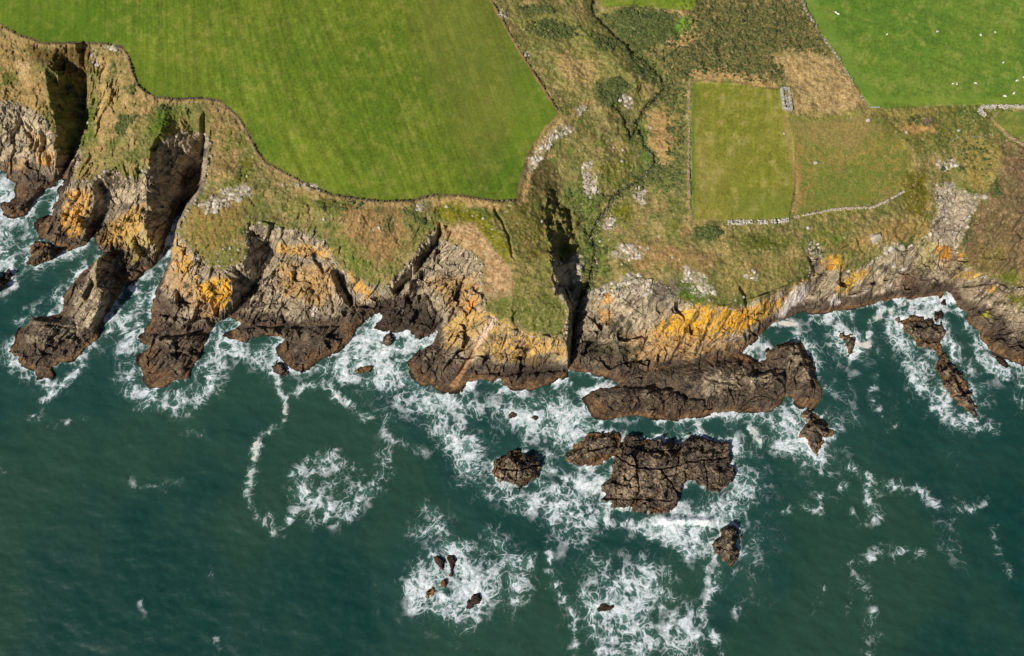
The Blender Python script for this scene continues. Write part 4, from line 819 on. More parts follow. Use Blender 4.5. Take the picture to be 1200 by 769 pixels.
foam = np.clip(foam + .38 * foam * np.exp(-np.maximum(sea_d, 0) / 10), 0, 1.7)
shal = np.exp(-np.maximum(sea_d, 0) / 45)
def ssamp(G, u, v):
    x = np.clip((u + 168) / 1.5, 0, G.shape[1] - 1.001); y = np.clip((v - 100) / 1.5, 0, G.shape[0] - 1.001)
    ix = x.astype(int); iy = y.astype(int); fx = x - ix; fy = y - iy
    return (G[iy, ix] * (1 - fx) + G[iy, ix + 1] * fx) * (1 - fy) + (G[iy + 1, ix] * (1 - fx) + G[iy + 1, ix + 1] * fx) * fy
xs = np.concatenate([[-5000, -1500, -600, -340], np.arange(-240, 240, .55), [340, 600, 1500, 5000]])
ys = np.concatenate([[-5000, -1500, -500, -200], np.arange(-75, 215, .55), [400, 1000]])[::-1]
XS, YS = np.meshgrid(xs, ys)
su_, sv_ = to_sheet(XS, YS)
f_ = ssamp(foam, su_, sv_); so_ = ssamp(solid, su_, sv_); sh_ = ssamp(shal, su_, sv_)
outm = (np.abs(XS) < 280) & (YS > -110)
f_ = np.where(outm, f_, 0); so_ = np.where(outm, so_, 0)
ZS = ((fbm(XS / 7 + .3 * YS / 7, YS / 4.5, 801, 4, .55) - .5) * .7 + f_ * (fbm(XS / 1.6, YS / 1.6, 811, 3, .6) - .35) * .6) * outm
wave_d = seg_dist(su_, sv_, [(770,610),(836,611)])
ZS += np.exp(-(wave_d / 4.0) ** 2) * (.5 + 1.0 * fbm(XS / 2.2, YS / 1.2, 821, 3)) * sst(760, 785, su_) * sst(845, 825, su_)

mw, nt, p = nodes("sea_water")
LK = nt.links.new
geo = N(nt, "ShaderNodeTexCoord")
def attr(n): return N(nt, "ShaderNodeAttribute", attribute_name=n).outputs["Fac"]
def math_(op, a, b=None, c=None, clamp=False):
    n = nt.nodes.new("ShaderNodeMath"); n.operation = op; n.use_clamp = clamp
    for i, v in enumerate((a, b, c)):
        if v is None: continue
        if isinstance(v, (int, float)): n.inputs[i].default_value = v
        else: LK(v, n.inputs[i])
    return n.outputs[0]
def noise(scale, detail=4, rough=.6, vec=None, col=False, dist=0.0):
    n = nt.nodes.new("ShaderNodeTexNoise"); n.inputs["Scale"].default_value = scale; n.inputs["Detail"].default_value = detail; n.inputs["Roughness"].default_value = rough; n.inputs["Distortion"].default_value = dist
    LK(vec if vec else geo.outputs["Object"], n.inputs["Vector"]); return n.outputs["Color" if col else 0]
def vmath(op, a, b=None, s=None):
    n = nt.nodes.new("ShaderNodeVectorMath"); n.operation = op
    LK(a, n.inputs[0])
    if b is not None:
        if isinstance(b, tuple): n.inputs[1].default_value = b
        else: LK(b, n.inputs[1])
    if s is not None: n.inputs["Scale"].default_value = s
    return n.outputs[0]
def smooth(x, a, b):
    n = nt.nodes.new("ShaderNodeMapRange"); n.interpolation_type = 'SMOOTHSTEP'
    for i, v in ((0, x), (1, a), (2, b)):
        if isinstance(v, (int, float)): n.inputs[i].default_value = v
        else: LK(v, n.inputs[i])
    return n.outputs[0]
off1 = vmath('SCALE', vmath('SUBTRACT', noise(.07, 2, .5, col=True), (.5, .5, .5)), s=8.0)
off2 = vmath('SCALE', vmath('SUBTRACT', noise(.30, 2, .5, col=True), (.5, .5, .5)), s=2.0)
wp = vmath('ADD', vmath('ADD', geo.outputs["Object"], off1), off2)
flat = vmath('MULTIPLY', wp, (1, 1, 0))
def lace(scale, w):
    v = nt.nodes.new("ShaderNodeTexVoronoi"); v.feature = 'DISTANCE_TO_EDGE'; v.inputs["Scale"].default_value = scale
    LK(flat, v.inputs["Vector"])
    return smooth(v.outputs["Distance"], w, 0.0)
dens = attr("foam"); sol = attr("solid"); sh = attr("shallow")
nA = noise(.06, 3, .6, vec=flat); nB = noise(.20, 3, .6, vec=flat)
dn = math_('MULTIPLY', dens, smooth(math_('ADD', math_('MULTIPLY', nA, .6), math_('MULTIPLY', nB, .4)), .25, .74))
dn = math_('MULTIPLY', dn, 2.25)
def vein(scale, w, det=1.0, soft_=.0):
    r = math_('ABSOLUTE', math_('SUBTRACT', noise(scale, det, .5, vec=flat), .5))
    return smooth(r, w, soft_)
def froth(scale, lo, hi, gain):
    v = nt.nodes.new("ShaderNodeTexVoronoi"); v.feature = 'F1'; v.inputs["Scale"].default_value = scale; v.inputs["Randomness"].default_value = 1
    LK(flat, v.inputs["Vector"])
    t = math_('SUBTRACT', lo, math_('MULTIPLY', dn, gain))
    return smooth(math_('SUBTRACT', v.outputs["Distance"], t), 0.0, hi)
f1 = froth(.24, .76, .13, .17); f2 = froth(.50, .78, .16, .22); f3 = froth(1.0, .82, .2, .24)
v1 = vein(.10, math_('ADD', .006, math_('MULTIPLY', dn, .024)), 2.0)
v2 = vein(.25, math_('MULTIPLY', dn, .034), 2.0)
l = math_('MAXIMUM', math_('MAXIMUM', f1, f2), math_('MAXIMUM', math_('MULTIPLY', f3, .7), math_('MAXIMUM', v1, math_('MULTIPLY', v2, .8))))
core = smooth(math_('ADD', dn, math_('MULTIPLY', math_('SUBTRACT', noise(.20, 7, .72, vec=flat), .5), 4.6)), 1.25, 2.3)
brk = smooth(noise(.7, 6, .75, vec=flat), .32, .56)
fo = math_('MULTIPLY', math_('MULTIPLY', l, smooth(dn, .0, .9)), math_('ADD', .2, math_('MULTIPLY', brk, .8)), clamp=True)
fo = math_('MAXIMUM', fo, core)
fine = smooth(noise(1.3, 5, .8), .30, .55)
fo = math_('MULTIPLY', fo, math_('ADD', .34, math_('MULTIPLY', fine, .7)), clamp=True)
so2 = math_('MULTIPLY', smooth(math_('ADD', sol, math_('MULTIPLY', math_('SUBTRACT', noise(.9, 5, .75, vec=flat), .5), 1.4)), .25, .8), .85, clamp=True)
so2 = math_('MULTIPLY', so2, smooth(sol, .02, .2))
fo = math_('MAXIMUM', fo, so2)
def mixc(f, a, b):
    n = nt.nodes.new("ShaderNodeMix"); n.data_type = 'RGBA'
    if isinstance(f, (int, float)): n.inputs[0].default_value = f
    else: LK(f, n.inputs[0])
    for i, c in ((6, a), (7, b)):
        if isinstance(c, tuple): n.inputs[i].default_value = (*lin(c), 1)
        else: LK(c, n.inputs[i])
    return n.outputs[2]
wc = mixc(smooth(noise(.012, 4, .6), .38, .62), (20,58,54), (40,70,58))
wc = mixc(math_('MULTIPLY', sh, .45), wc, (46,82,74))
wc = mixc(math_('MULTIPLY', smooth(noise(.25, 5, .65), .45, .75), .22), wc, (54,86,74))
wc = mixc(math_('MULTIPLY', smooth(dn, .1, 1.3), .75), wc, (92,130,120))
wc = mixc(math_('MULTIPLY', smooth(math_('ADD', dn, math_('MULTIPLY', math_('SUBTRACT', noise(.5, 5, .75, vec=flat), .5), 2.0)), .6, 1.9), .42), wc, (150,180,174))
fc = mixc(math_('MULTIPLY', sol, .85), (226,232,236), (222,210,194))
fc = mixc(core, fc, mixc(sol, (244,246,248), (226,214,198)))
col = mixc(fo, wc, fc)
LK(col, p.inputs["Base Color"])
LK(math_('ADD', .36, math_('MULTIPLY', fo, .5)), p.inputs["Roughness"])
p.inputs["IOR"].default_value = 1.33; p.inputs["Specular IOR Level"].default_value = .12
bmp = nt.nodes.new("ShaderNodeBump"); bmp.inputs["Strength"].default_value = .35; bmp.inputs["Distance"].default_value = .25
LK(math_('ADD', noise(.9, 5, .6), math_('MULTIPLY', fo, .6)), bmp.inputs["Height"]); LK(bmp.outputs[0], p.inputs["Normal"])
tag(link("sea", grid_mesh("sea", XS, YS, ZS, None, None, True, {"foam": f_, "solid": so_, "shallow": sh_}), mw), kind="structure")
#NEXT
# ------------------------------------------------------------------ small things
def vcol_mat(name, rough=.9, grain=.3):
    return ground_mat(name, rough, grain, .5, 3.0, .1)
M_stone = vcol_mat("dry_stone", .9, .25)
M_leaf = vcol_mat("scrub_leaf", .85, .35)

def ico(sub):
    bm = bmesh.new(); bmesh.ops.create_icosphere(bm, subdivisions=sub, radius=1.0)
    v = np.array([x.co[:] for x in bm.verts]); f = np.array([[x.index for x in p.verts] for p in bm.faces]); bm.free()
    return v, f
ICO1 = ico(1); ICO2 = ico(2)
BOXV = np.array([[x, y, z] for x in (-1, 1) for y in (-1, 1) for z in (-1, 1)], float)
BOXF = np.array([[0,1,3],[0,3,2],[4,6,7],[4,7,5],[0,4,5],[0,5,1],[2,3,7],[2,7,6],[0,2,6],[0,6,4],[1,5,7],[1,7,3]])

def many(name, base, pos, size, cols, jit=.25, rot=None, flat=None, mat=None, smooth=False):
    """one mesh of many irregular stones or leaf clumps; pos (n,3), size (n,3), cols (n,3)"""
    bv, bf = base; n = len(pos)
    v = bv[None] * (1 + jit * (rng.random((n, len(bv), 1)) - .5) * 2)
    v = v * size[:, None, :]
    a = rng.random(n) * math.tau if rot is None else rot
    c, s_ = np.cos(a)[:, None], np.sin(a)[:, None]
    x = v[..., 0] * c - v[..., 1] * s_; y = v[..., 0] * s_ + v[..., 1] * c
    v = np.stack([x, y, v[..., 2]], -1) + pos[:, None]
    f = (bf[None] + (np.arange(n) * len(bv))[:, None, None]).reshape(-1, 3)
    me = bpy.data.meshes.new(name); v = v.reshape(-1, 3)
    me.vertices.add(len(v)); me.vertices.foreach_set("co", v.astype(np.float32).ravel())
    me.loops.add(f.size); me.loops.foreach_set("vertex_index", f.astype(np.int32).ravel())
    me.polygons.add(len(f)); me.polygons.foreach_set("loop_start", np.arange(0, f.size, 3, dtype=np.int32)); me.update(calc_edges=True)
    me.polygons.foreach_set("use_smooth", np.full(len(f), smooth))
    ca = me.color_attributes.new("surface", 'FLOAT_COLOR', 'POINT')
    cc = np.ones((n, len(bv), 4), np.float32); cc[..., :3] = cols[:, None, :] * (.85 + .3 * rng.random((n, len(bv), 1)))
    ca.data.foreach_set("color", cc.ravel())
    return link(name, me, mat)
def pal_cols(n, a, b): 
    t = rng.random((n, 1)); return (lin(a) * (1 - t) + lin(b) * t) * (.8 + .35 * rng.random((n, 1)))
def sample(mask, n, lo=.3):
    w = bbox(mask); m = mask[w]; r, c = np.nonzero(m > lo); k = rng.integers(0, len(r), n)
    u = c[k] + w[1].start + GU0 + rng.random(n); v = r[k] + w[0].start + GV0 + rng.random(n)
    i = np.clip(np.searchsorted(vs, v), 0, len(vs) - 1); j = np.clip(np.searchsorted(us, u), 0, len(us) - 1)
    h = Z[i, j]; x, y = to_world(u, v, h); return np.stack([x, y, h], -1)

# scree and outcrop stones
for i, (pts, soft, b) in enumerate(BARE):
    m = pmask(pts, 1.5, .8, min(b, .7), 2.6, 300 + i)
    m = m * sst(.42, .55, fbm(gu / 3.5, gv / 3.5, 371 + i, 3, .6))
    area = m.sum(); n = int(area * (.30 if b < .6 else .17))
    if n < 3: continue
    cA, cB = ((180,166,142), (138,122,100)) if i == 0 else ((206,196,178), (160,148,130))
    pos = sample(m, n, .4); sz = (.2 + .95 * rng.random((n, 1)) ** 3) * (.7 + .7 * rng.random((n, 3))); sz[:, 2] *= .5
    tag(many("scree", ICO1, pos, sz, pal_cols(n, cA, cB), .28, mat=M_stone), kind="stuff")
# loose stones along the broken rock edge
edge_m = R * (1 - R) * 4 * (gu > -20) * (gu < 1220)
pos = sample(edge_m, 3000, .2); pos = pos[pos[:, 2] > 6]; n = len(pos)
sz = (.12 + .7 * rng.random((n, 1)) ** 4) * (.8 + .5 * rng.random((n, 3)))
tag(many("loose_stones", ICO1, pos, sz, pal_cols(n, (196,184,162), (140,128,110)), .28, mat=M_stone), kind="stuff")

# scrub thickets
def scrub(pts, dens, a, b, smin=.35, smax=1.1, soft=2, brk=.4, seed=900, name="scrub"):
    m = pmask(pts, soft, 1.2, brk, 4, seed); m = m * (m > .4); n = int(m.sum() * dens)
    if n < 3: return
    pos = sample(m, n, .4); s0 = smin + (smax - smin) * rng.random((n, 1)) ** 2
    sz = s0 * (.8 + .4 * rng.random((n, 3))); sz[:, 2] *= .5
    tag(many(name, ICO1, pos + np.array([0, 0, -.02]), sz, pal_cols(n, a, b), .38, mat=M_leaf), kind="stuff")
G1, G2 = (60,74,38), (100,104,56)
scrub(HEATH[1:], .22, G1, (98,100,54), .25, .75, 2, .5, 62, "heath")
for i, (e, d) in enumerate([([(605,8),(640,6),(648,14),(620,18)],.3),([(612,28),(650,22),(678,30),(672,44),(640,46),(622,40)],.3),([(668,26),(672,38),(660,36)],.3),([(690,40),(718,44),(722,58),(700,60)],.35),([(695,94),(730,90),(738,108),(722,124),(708,124),(698,110)],.5),
      ([(705,18),(740,6),(795,14),(790,30),(790,46),(770,50),(750,62),(735,50),(720,34)],.3),([(722,48),(752,60),(775,85),(770,100),(755,95),(738,72)],.3),([(735,195),(800,190),(800,220),(745,222)],.10),(ell(830,272,16,10),.4),(ell(1074,142,7,4,ang=-5),.6),(ell(1168,222,7,8),.5),(ell(148,140,12,6,ang=-20),.5),(ell(140,152,9,6,ang=-40),.4),(ell(193,126,10,3),.35),(ell(155,103,4,6),.4),(ell(478,248,12,3,ang=5),.4),(ell(492,257,3,7,ang=-35),.5),
      ([(655,222),(680,215),(715,225),(700,250),(690,262),(715,290),(714,320),(690,330),(676,300),(682,270),(668,245)],.08),([(780,110),(805,100),(800,190),(780,180)],.12),([(1090,205),(1130,165),(1165,165),(1160,205),(1110,200)],.05),(ell(400,240,26,7),.1)]):
    scrub(e, d, G1, G2, .3, 1.0, 2, .35, 910 + i)

# boulders
def boulder_mesh(seed):
    r = np.random.default_rng(seed); v, f = ICO2
    ax = r.normal(size=(7, 3)); ax /= np.linalg.norm(ax, axis=1)[:, None]; lim = .62 + .3 * r.random(7)
    v = v.copy()
    for a_, l_ in zip(ax, lim):
        dd = v @ a_; v -= np.maximum(dd - l_, 0)[:, None] * a_
    v *= 1 + .06 * (r.random((len(v), 1)) - .5)
    me = bpy.data.meshes.new("boulder"); me.from_pydata(v.tolist(), [], f.tolist())
    ca = me.color_attributes.new("surface", 'FLOAT_COLOR', 'POINT'); t = r.random((len(v), 1))
    c4 = np.ones((len(v), 4), np.float32); c4[:, :3] = lin((188,180,164)) * (1 - t * .5) + lin((140,132,116)) * t * .5
    ca.data.foreach_set("color", c4.ravel()); me.materials.append(M_stone); return me
BM = [boulder_mesh(40 + i) for i in range(6)]
def boulder(u, v, size, label, group=None):
    o = bpy.data.objects.new("boulder", random.choice(BM)); scene.collection.objects.link(o)
    o.location = at(u, v, size * .12); o.rotation_euler = (random.uniform(-.2, .2), random.uniform(-.2, .2), random.uniform(0, 6.28))
    o.scale = (size * random.uniform(.8, 1.2), size * random.uniform(.7, 1.1), size * random.uniform(.5, .75))
    tag(o, label, "boulder", group or "pale boulders on the cliff top")
boulder(1026, 278, 2.2, "largest pale flat boulder on the turf above the bay")
boulder(1044, 292, 1.8, "pale rounded boulder below the largest one above the bay")
boulder(1057, 290, 1.7, "pale boulder at the left edge of the broken slabs above the bay")
boulder(1154, 231, 1.5, "white boulder at the head of the pale stone chute")
boulder(947, 267, .95, "white boulder in the turf just south of the field wall's bend")
boulder(956, 191, .9, "white boulder lying in the dry paddock beside the brown track")
boulder(919, 157, .6, "small white boulder at the east edge of the little hayfield")
boulder(1017, 141, 1.1, "pale flat boulder under the field gate at the paddock's top corner")
boulder(1062, 155, .65, "small white boulder in dry grass below the brown bush")
boulder(1123, 153, .8, "pale slab of stone in the green rough below the right-hand pasture wall")
boulder(763, 150, .75, "white boulder in dry turf east of the stream")
boulder(719, 173, .75, "white boulder on the green knoll west of the stream, uphill of its neighbour")
boulder(730, 176, .7, "white boulder between the knoll and the stream bend")
boulder(729, 189, .6, "small white boulder in the middle of the green knoll")
boulder(635, 260, .85, "white boulder on the west rim of the stream gully")
boulder(644, 283, .55, "small white boulder lower on the west rim of the stream gully")
boulder(524, 242, 1.0, "white boulder on the mossy green turf under the big field's wall")
boulder(566, 256, .7, "pale boulder at the top of the bare sandy slope")
boulder(554, 253, .55, "small pale boulder left of the bare sandy slope's top")
boulder(577, 269, .6, "pale boulder halfway down the mossy edge of the sandy slope")
boulder(380, 257, .95, "pale boulder in turf below the mossy hollow by the coast wall")
boulder(445, 267, 1.0, "white boulder on the brown slope under the coast wall")
boulder(438, 270, .5, "small white stone beside the white boulder on the brown slope")
boulder(332, 217, .85, "white boulder at the right end of the long white outcrop")
boulder(290, 207, .8, "white boulder just above the long white outcrop")
boulder(263, 227, .7, "white boulder off the left end of the long white outcrop")
boulder(256, 238, .6, "pale green-tinged boulder nearest the chasm on the grassy headland")
boulder(104, 144, 1.0, "pale block of stone at the right lip of the shaded first gully")
for lab, grp, pts in [("small pale boulder on the turf of the lichened headland's tip", "boulders on the lichened headland", [(255,297),(262,292),(270,291),(256,306),(272,304),(258,312),(280,293)]),
        ("pale boulder among those above the orange lichen cliff", "boulders above the orange lichen cliff", [(809,326),(826,337),(825,342),(831,352),(862,352),(871,348),(838,345),(796,304),(788,302),(834,362)]),
        ("pale boulder in the rock-strewn turf east of the gully mouth", "boulders east of the gully mouth", [(725,296),(733,303),(729,310),(741,300),(745,292),(760,291),(766,298),(751,324),(745,328),(703,283),(717,268)])]:
    for u, v in pts: boulder(u, v, random.uniform(.45, .85), lab, grp)

# dry-stone walls
def wall(pts, width, height, col_a, col_b, label, gaps=0.0, stone=.42, seed=1):
    r = random.Random(seed); P_ = [at(u, v) for u, v in pts]; pos, size, rot = [], [], []
    for a, b in zip(P_[:-1], P_[1:]):
        L2 = (b - a).length; n = max(1, int(L2 / (stone * 1.5))); an = math.atan2(b.y - a.y, b.x - a.x)
        for i in range(n):
            t = (i + .5) / n; c = a.lerp(b, t)
            u_, v_ = to_sheet(c.x, c.y, c.z); c.z = min(c.z + .5, max(zz(u_, v_), c.z - 1.0))
            if r.random() < gaps * (.5 + vnoise(np.array(c.x / 6), np.array(c.y / 6), seed)): continue
            top = height * (1 - gaps * r.random())
            lv = 0.0
            while lv < top:
                sh = stone * r.uniform(.45, .65)
                for sd in range(-1, 2 if width < 1.5 else 4):
                    off = r.uniform(-.5, .5) * width * (1 - .3 * lv / height)
                    k_ = stone * r.uniform(.35, .8); jx = r.uniform(-.3, .3)
                    pos.append((c.x + jx * math.cos(an) - math.sin(an) * off, c.y + jx * math.sin(an) + math.cos(an) * off, c.z + lv + sh * .5 - .1))
                    size.append((k_, k_ * r.uniform(.5, .8), sh * .62)); rot.append(an + r.uniform(-.5, .5))
                lv += sh
    n = len(pos)
    o = many("dry_stone_wall", ICO1, np.array(pos), np.array(size) * 1.15, pal_cols(n, col_a, col_b), .2, rot=np.array(rot), mat=M_stone)
    return tag(o, label, "stone wall")
coastw = [(-30,14),(0,29),(20,41),(35,46),(48,51),(70,52),(105,51),(125,52),(143,56),(151,66),(155,85),(161,100),(171,109),(185,115),(200,117),(240,116),(258,119),(270,129),(280,138),(287,150),(293,162),(301,178),(311,191),(330,201),(345,209),(365,221),(390,229),(420,234),(450,237),(480,236),(510,229),(540,230),(580,237),(604,236)]
wall(coastw, .7, .7, (132,116,90), (88,78,58), "long turf-topped stone wall winding along the seaward edge of the big green field", .4, .42, 3)
wall([(575,-6),(575,0),(588,23),(600,45),(614,68),(628,90),(642,112),(655,133)], .6, .55, (140,116,84), (104,88,62), "low earth-brown bank along the right edge of the big green field", .25, .45, 5)
wall([(934,-10),(945,15),(959,36),(974,57),(989,81),(1003,103),(1017,123)], .9, .9, (176,168,150), (120,112,92), "straight half-fallen stone wall along the left side of the sheep pasture", .45, .5, 7)
wall([(1154,137),(1147,130),(1150,126),(1175,126),(1200,127),(1240,128)], 1.3, 1.3, (200,192,178), (156,148,134), "pale stone wall with a hooked end under the sheep pasture", .02, .55, 9)
wall([(1176,156),(1188,163),(1200,170),(1230,184)], .7, .6, (180,160,130), (130,112,84), "low slanting stone bank below the pale hooked wall", .3, .45, 11)
wall([(809,92),(808,130),(808,170),(807,210),(808,240),(810,258)], .8, .7, (172,160,138), (120,108,84), "straight tumbled stone wall down the left side of the little hayfield", .45, .45, 13)
wall([(853,261),(870,261),(885,260),(900,261),(912,260),(924,258)], 1.9, .9, (210,204,192), (160,152,138), "wide white rubble wall below the little hayfield", .1, .55, 15)
wall([(930,255),(950,251),(975,246),(1000,244),(1020,244),(1035,238),(1048,231),(1060,224)], .9, .7, (200,190,170), (160,146,122), "narrow curving stone wall below the dry paddock", .05, .5, 17)
wall([(1108,164),(1120,163),(1135,161),(1150,160),(1164,158)], .5, .35, (170,164,148), (110,106,84), "faint line of fallen stones below the pasture's lower wall", .6, .4, 19)

# roofless stone pen
def pen():
    e = bpy.data.objects.new("stone_pen", None); scene.collection.objects.link(e); a = at(921, 117); e.location = a
    tag(e, "small roofless stone pen standing between the hayfield and the dry brown patch", "ruin")
    w, l, h = 2.9, 9.6, 1.3
    for (x0, y0, x1, y1) in ((-w/2,-l/2,w/2,-l/2),(-w/2,l/2,w/2,l/2),(-w/2,-l/2,-w/2,l/2),(w/2,-l/2,w/2,l/2),(-w/2,.6,w/2,.6)):
        pos, size, rot = [], [], []; Ln = math.hypot(x1-x0, y1-y0); an = math.atan2(y1-y0, x1-x0); k = int(Ln / .42)
        for i in range(k + 1):
            for lv in range(4):
                if lv == 3 and random.random() < .5: continue
                for sd in (-1, 1):
                    t = i / k; off = sd * .2
                    pos.append((x0 + (x1-x0)*t - math.sin(an)*off + random.uniform(-.05,.05), y0 + (y1-y0)*t + math.cos(an)*off, .05 + lv * .33)); size.append((.26, .2, .17)); rot.append(an + random.uniform(-.1, .1))
        o = many("wall", (BOXV, BOXF), np.array(pos), np.array(size), pal_cols(len(pos), (196,190,178), (150,144,132)), .14, rot=np.array(rot), mat=M_stone); o.parent = e
    n = 130; pos = np.stack([rng.uniform(-w/2, w/2, n), rng.uniform(-l/2, l/2, n), rng.uniform(.05, .45, n)], -1)
    o = many("rubble", ICO1, pos, .15 + .22 * rng.random((n, 3)), pal_cols(n, (190,184,172), (140,134,120)), .25, mat=M_stone); o.parent = e; o["kind"] = "stuff"
pen()

# field gate
def simple_mat(name, c, rough=.6, metal=0.0, var=.15):
    m, nt2, p2 = nodes(name); tcn = nt2.nodes.new("ShaderNodeTexCoord"); nz = nt2.nodes.new("ShaderNodeTexNoise"); nz.inputs["Scale"].default_value = 9
    nt2.links.new(tcn.outputs["Object"], nz.inputs["Vector"]); rmp = nt2.nodes.new("ShaderNodeMix"); rmp.data_type = 'RGBA'
    rmp.inputs[6].default_value = (*(lin(c) * (1 - var)), 1); rmp.inputs[7].default_value = (*np.clip(lin(c) * (1 + var), 0, 1), 1)
    nt2.links.new(nz.outputs[0], rmp.inputs[0]); nt2.links.new(rmp.outputs[2], p2.inputs["Base Color"])
    p2.inputs["Roughness"].default_value = rough; p2.inputs["Metallic"].default_value = metal; return m
M_gate = simple_mat("galvanised_bar", (190,204,190), .5, .3); M_post = simple_mat("weathered_post", (120,104,84), .9)
def bars(name, boxes, mat, parent):
    pos = np.array([b[0] for b in boxes]); sz = np.array([b[1] for b in boxes])
    v = (BOXV[None] * sz[:, None] + pos[:, None]).reshape(-1, 3); f = (BOXF[None] + (np.arange(len(boxes)) * 8)[:, None, None]).reshape(-1, 3)
    me = bpy.data.meshes.new(name); me.from_pydata(v.tolist(), [], f.tolist()); return link(name, me, mat, parent)
g = bpy.data.objects.new("field_gate", None); scene.collection.objects.link(g); ga = at(1024, 127); g.location = ga; g.rotation_euler = (0, 0, -.02)
tag(g, "pale barred field gate at the bottom left corner of the sheep pasture", "gate")
bars("gate_leaf", [((0, 0, .3 + .2 * i), (1.9, .035, .04)) for i in range(5)] + [((x, 0, .7), (.04, .04, .5)) for x in (-1.88, 0, 1.88)], M_gate, g)
for x in (-2.1, 2.1): bars("gate_post", [((x, 0, .6), (.11, .11, .75))], M_post, g)

# blue drum washed up at the foot of the chute
def drum():
    bm = bmesh.new(); prof = [(0,-.45),(.27,-.45),(.29,-.42),(.29,-.18),(.31,-.15),(.29,-.12),(.29,.12),(.31,.15),(.29,.18),(.29,.42),(.27,.45),(0,.45)]
    rings = [[bm.verts.new((r_ * math.cos(t * math.tau / 16), r_ * math.sin(t * math.tau / 16), z_)) for t in range(16)] for r_, z_ in prof[1:-1]]
    for a, b in zip(rings[:-1], rings[1:]):
        for i in range(16): bm.faces.new((a[i], a[(i + 1) % 16], b[(i + 1) % 16], b[i]))
    bm.faces.new(rings[0][::-1]); bm.faces.new(rings[-1])
    me = bpy.data.meshes.new("drum"); bm.to_mesh(me); bm.free()
    o = link("drum", me, simple_mat("blue_plastic", (40,110,190), .4)); o.rotation_euler = (math.pi / 2, 0, .9); o.location = at(1105, 283, .4)
    tag(o, "small bright blue drum lying at the foot of the pale stone chute", "drum")
drum()

# sheep
def sheep_mesh():
    J = [((-.42,0,.62),(.24,.27)), ((-.1,0,.64),(.29,.31)), ((.25,0,.64),(.26,.29)), ((.5,0,.60),(.15,.17)), ((.66,0,.42),(.09,.10)), ((.84,0,.24),(.055,.06)), ((-.62,0,.66),(.06,.06)), ((-.72,0,.5),(.04,.04))]
    E = [(0,1),(1,2),(2,3),(3,4),(4,5),(0,6),(6,7)]
    for i, (x, y, root) in enumerate([(-.42,.15,0),(-.42,-.15,0),(.3,.14,2),(.3,-.14,2)]):
        k = len(J); J += [((x, y, .36),(.085,.085)), ((x + .02, y, .18),(.045,.045)), ((x, y, .02),(.045,.045))]; E += [(root, k), (k, k + 1), (k + 1, k + 2)]
    for sy in (-1, 1): k = len(J); J += [((.66, .16 * sy, .47),(.03,.02))]; E += [(4, k)]
    me = bpy.data.meshes.new("sheep"); me.from_pydata([j[0] for j in J], E, []); o = link("sheep", me)
    sk = o.modifiers.new("skin", 'SKIN'); ly = me.skin_vertices[0].data
    for i, j in enumerate(J): ly[i].radius = j[1]; ly[i].use_root = (i == 1)
    ss = o.modifiers.new("sub", 'SUBSURF'); ss.levels = ss.render_levels = 2
    dg = bpy.context.evaluated_depsgraph_get(); dg.update(); m2 = bpy.data.meshes.new_from_object(o.evaluated_get(dg)); bpy.data.objects.remove(o)
    m, nt3, p3 = nodes("fleece"); tcn = nt3.nodes.new("ShaderNodeTexCoord"); nz = nt3.nodes.new("ShaderNodeTexNoise"); nz.inputs["Scale"].default_value = 14
    sx = nt3.nodes.new("ShaderNodeSeparateXYZ"); nt3.links.new(tcn.outputs["Object"], nz.inputs["Vector"]); nt3.links.new(tcn.outputs["Object"], sx.inputs[0])
    mx = nt3.nodes.new("ShaderNodeMix"); mx.data_type = 'RGBA'; mx.inputs[6].default_value = (*lin((222,216,200)), 1); mx.inputs[7].default_value = (*lin((242,238,226)), 1); nt3.links.new(nz.outputs[0], mx.inputs[0])
    gt = nt3.nodes.new("ShaderNodeMath"); gt.operation = 'LESS_THAN'; gt.inputs[1].default_value = .3; nt3.links.new(sx.outputs[2], gt.inputs[0])
    m3 = nt3.nodes.new("ShaderNodeMix"); m3.data_type = 'RGBA'; m3.inputs[7].default_value = (*lin((150,138,120)), 1); nt3.links.new(gt.outputs[0], m3.inputs[0]); nt3.links.new(mx.outputs[2], m3.inputs[6]); nt3.links.new(m3.outputs[2], p3.inputs["Base Color"])
    bp = nt3.nodes.new("ShaderNodeBump"); bp.inputs["Distance"].default_value = .04; nt3.links.new(nz.outputs[0], bp.inputs["Height"]); nt3.links.new(bp.outputs[0], p3.inputs["Normal"]); p3.inputs["Roughness"].default_value = 1
    m2.materials.clear(); m2.materials.append(m)
    for pl in m2.polygons: pl.use_smooth = True
    return m2
SM = sheep_mesh()
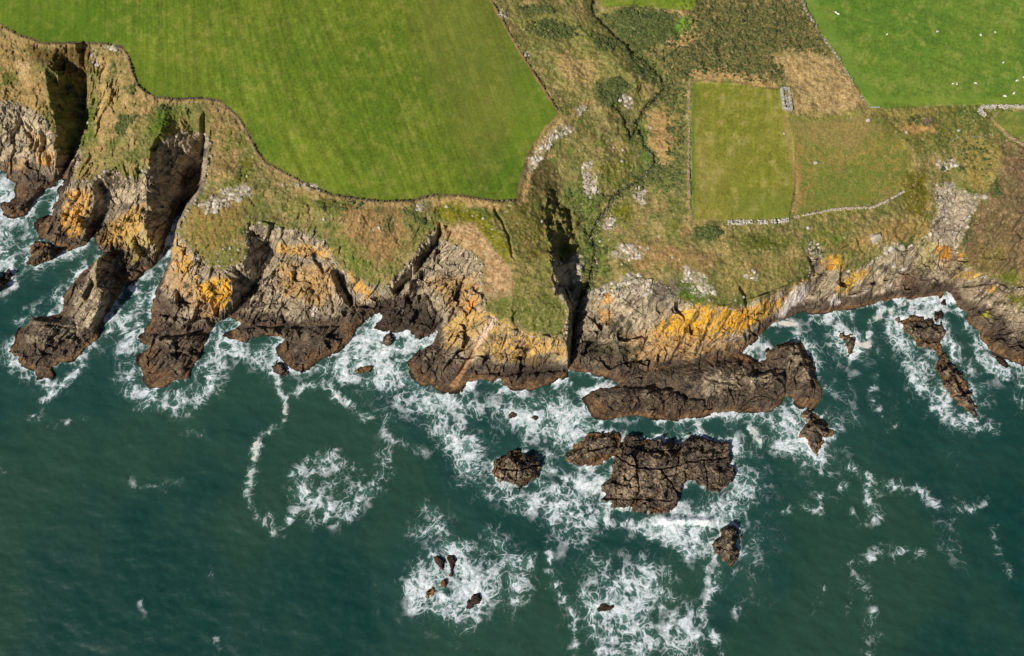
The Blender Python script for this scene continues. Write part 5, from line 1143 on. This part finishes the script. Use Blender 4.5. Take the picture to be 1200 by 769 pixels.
for u, v, a, lab in [(979,15.5,-30,"white sheep grazing alone near the pasture's left wall, one of a close pair"),(981.6,17.4,150,"second white sheep close beside the one near the pasture's left wall"),(1039,41,60,"white sheep grazing alone in the left half of the pasture, above its middle"),(1098,38,10,"white sheep facing sideways at the top centre of the pasture"),
        (1148.5,42,100,"white sheep right of the one at top centre, a little lower"),(1165.5,38.5,80,"small white sheep highest on the pasture's right side"),(1175,74,45,"white sheep alone between the upper and lower groups of the flock"),(1116.3,99,20,"left one of two white sheep side by side low in the pasture"),
        (1120.6,99,70,"right one of two white sheep side by side low in the pasture"),(1142.4,98.4,-20,"white sheep a short way right of the side by side pair"),(1191,95.6,15,"white sheep near the photo's right edge, just above the biggest sheep"),(1199,91,40,"white sheep cut by the photo's right edge"),
        (1187.2,110,50,"biggest-looking white sheep, nearest above the pale stone wall"),(1176.6,113.8,-15,"white sheep lower left of the biggest one, closest to the pale wall")]:
    o = bpy.data.objects.new("sheep", SM); scene.collection.objects.link(o); o.location = at(u, v, -.02); o.rotation_euler = (0, 0, math.radians(a))
    k = 1.1 if "biggest" in lab else (.75 if "small" in lab else .88); o.scale = (k, k, k); tag(o, lab, "sheep", "sheep grazing in the pasture")

# stream
def ribbon(name, pts, w):
    P_ = []
    for a, b in zip(pts[:-1], pts[1:]):
        for t in np.linspace(0, 1, 6)[:-1]:
            u = a[0] + (b[0] - a[0]) * t; v = a[1] + (b[1] - a[1]) * t; P_.append(at(u, v, .22))
    vv, ff = [], []
    for i, p_i in enumerate(P_):
        d = (P_[min(i + 1, len(P_) - 1)] - P_[max(i - 1, 0)]); d.z = 0; d.normalize(); nrm = Vector((-d.y, d.x, 0)); ww = w * random.uniform(.4, 1.3)
        vv += [(p_i + nrm * ww)[:], (p_i - nrm * ww)[:]]
        if i: ff.append((2 * i - 2, 2 * i - 1, 2 * i + 1, 2 * i))
    me = bpy.data.meshes.new(name); me.from_pydata(vv, [], ff); o = link(name, me, M_stream); tag(o, kind="structure")
M_stream = simple_mat("dark_stream_water", (30,32,24), .55)
ribbon("stream", STREAM[1:-4], .34); ribbon("stream", TRIB, .28)
# growth and stones along the burn
bank = np.maximum(lmask([p[:2] for p in STREAM[2:-3]], 5, 3, 1.5, .5, 5, 88), lmask([p[:2] for p in TRIB], 4, 2, 1.2, .4, 4, 89))
for i_, (a_, b_, n_, lo_, hi_) in enumerate([(G1, G2, 900, .25, .8), ((84,96,44), (120,116,62), 500, .2, .6)]):
    pos = sample(bank, n_, .3); sz = (lo_ + (hi_ - lo_) * rng.random((n_, 1)) ** 2) * (.8 + .4 * rng.random((n_, 3))); sz[:, 2] *= .6
    tag(many("bank_scrub", ICO1, pos, sz, pal_cols(n_, a_, b_), .38, mat=M_leaf), kind="stuff")
pos = sample(bank * (gv > 170), 260, .3); sz = (.12 + .3 * rng.random((260, 1)) ** 3) * (.8 + .5 * rng.random((260, 3)))
tag(many("stream_stones", ICO1, pos, sz, pal_cols(260, (190,180,160), (120,100,84)), .28, mat=M_stone), kind="stuff")
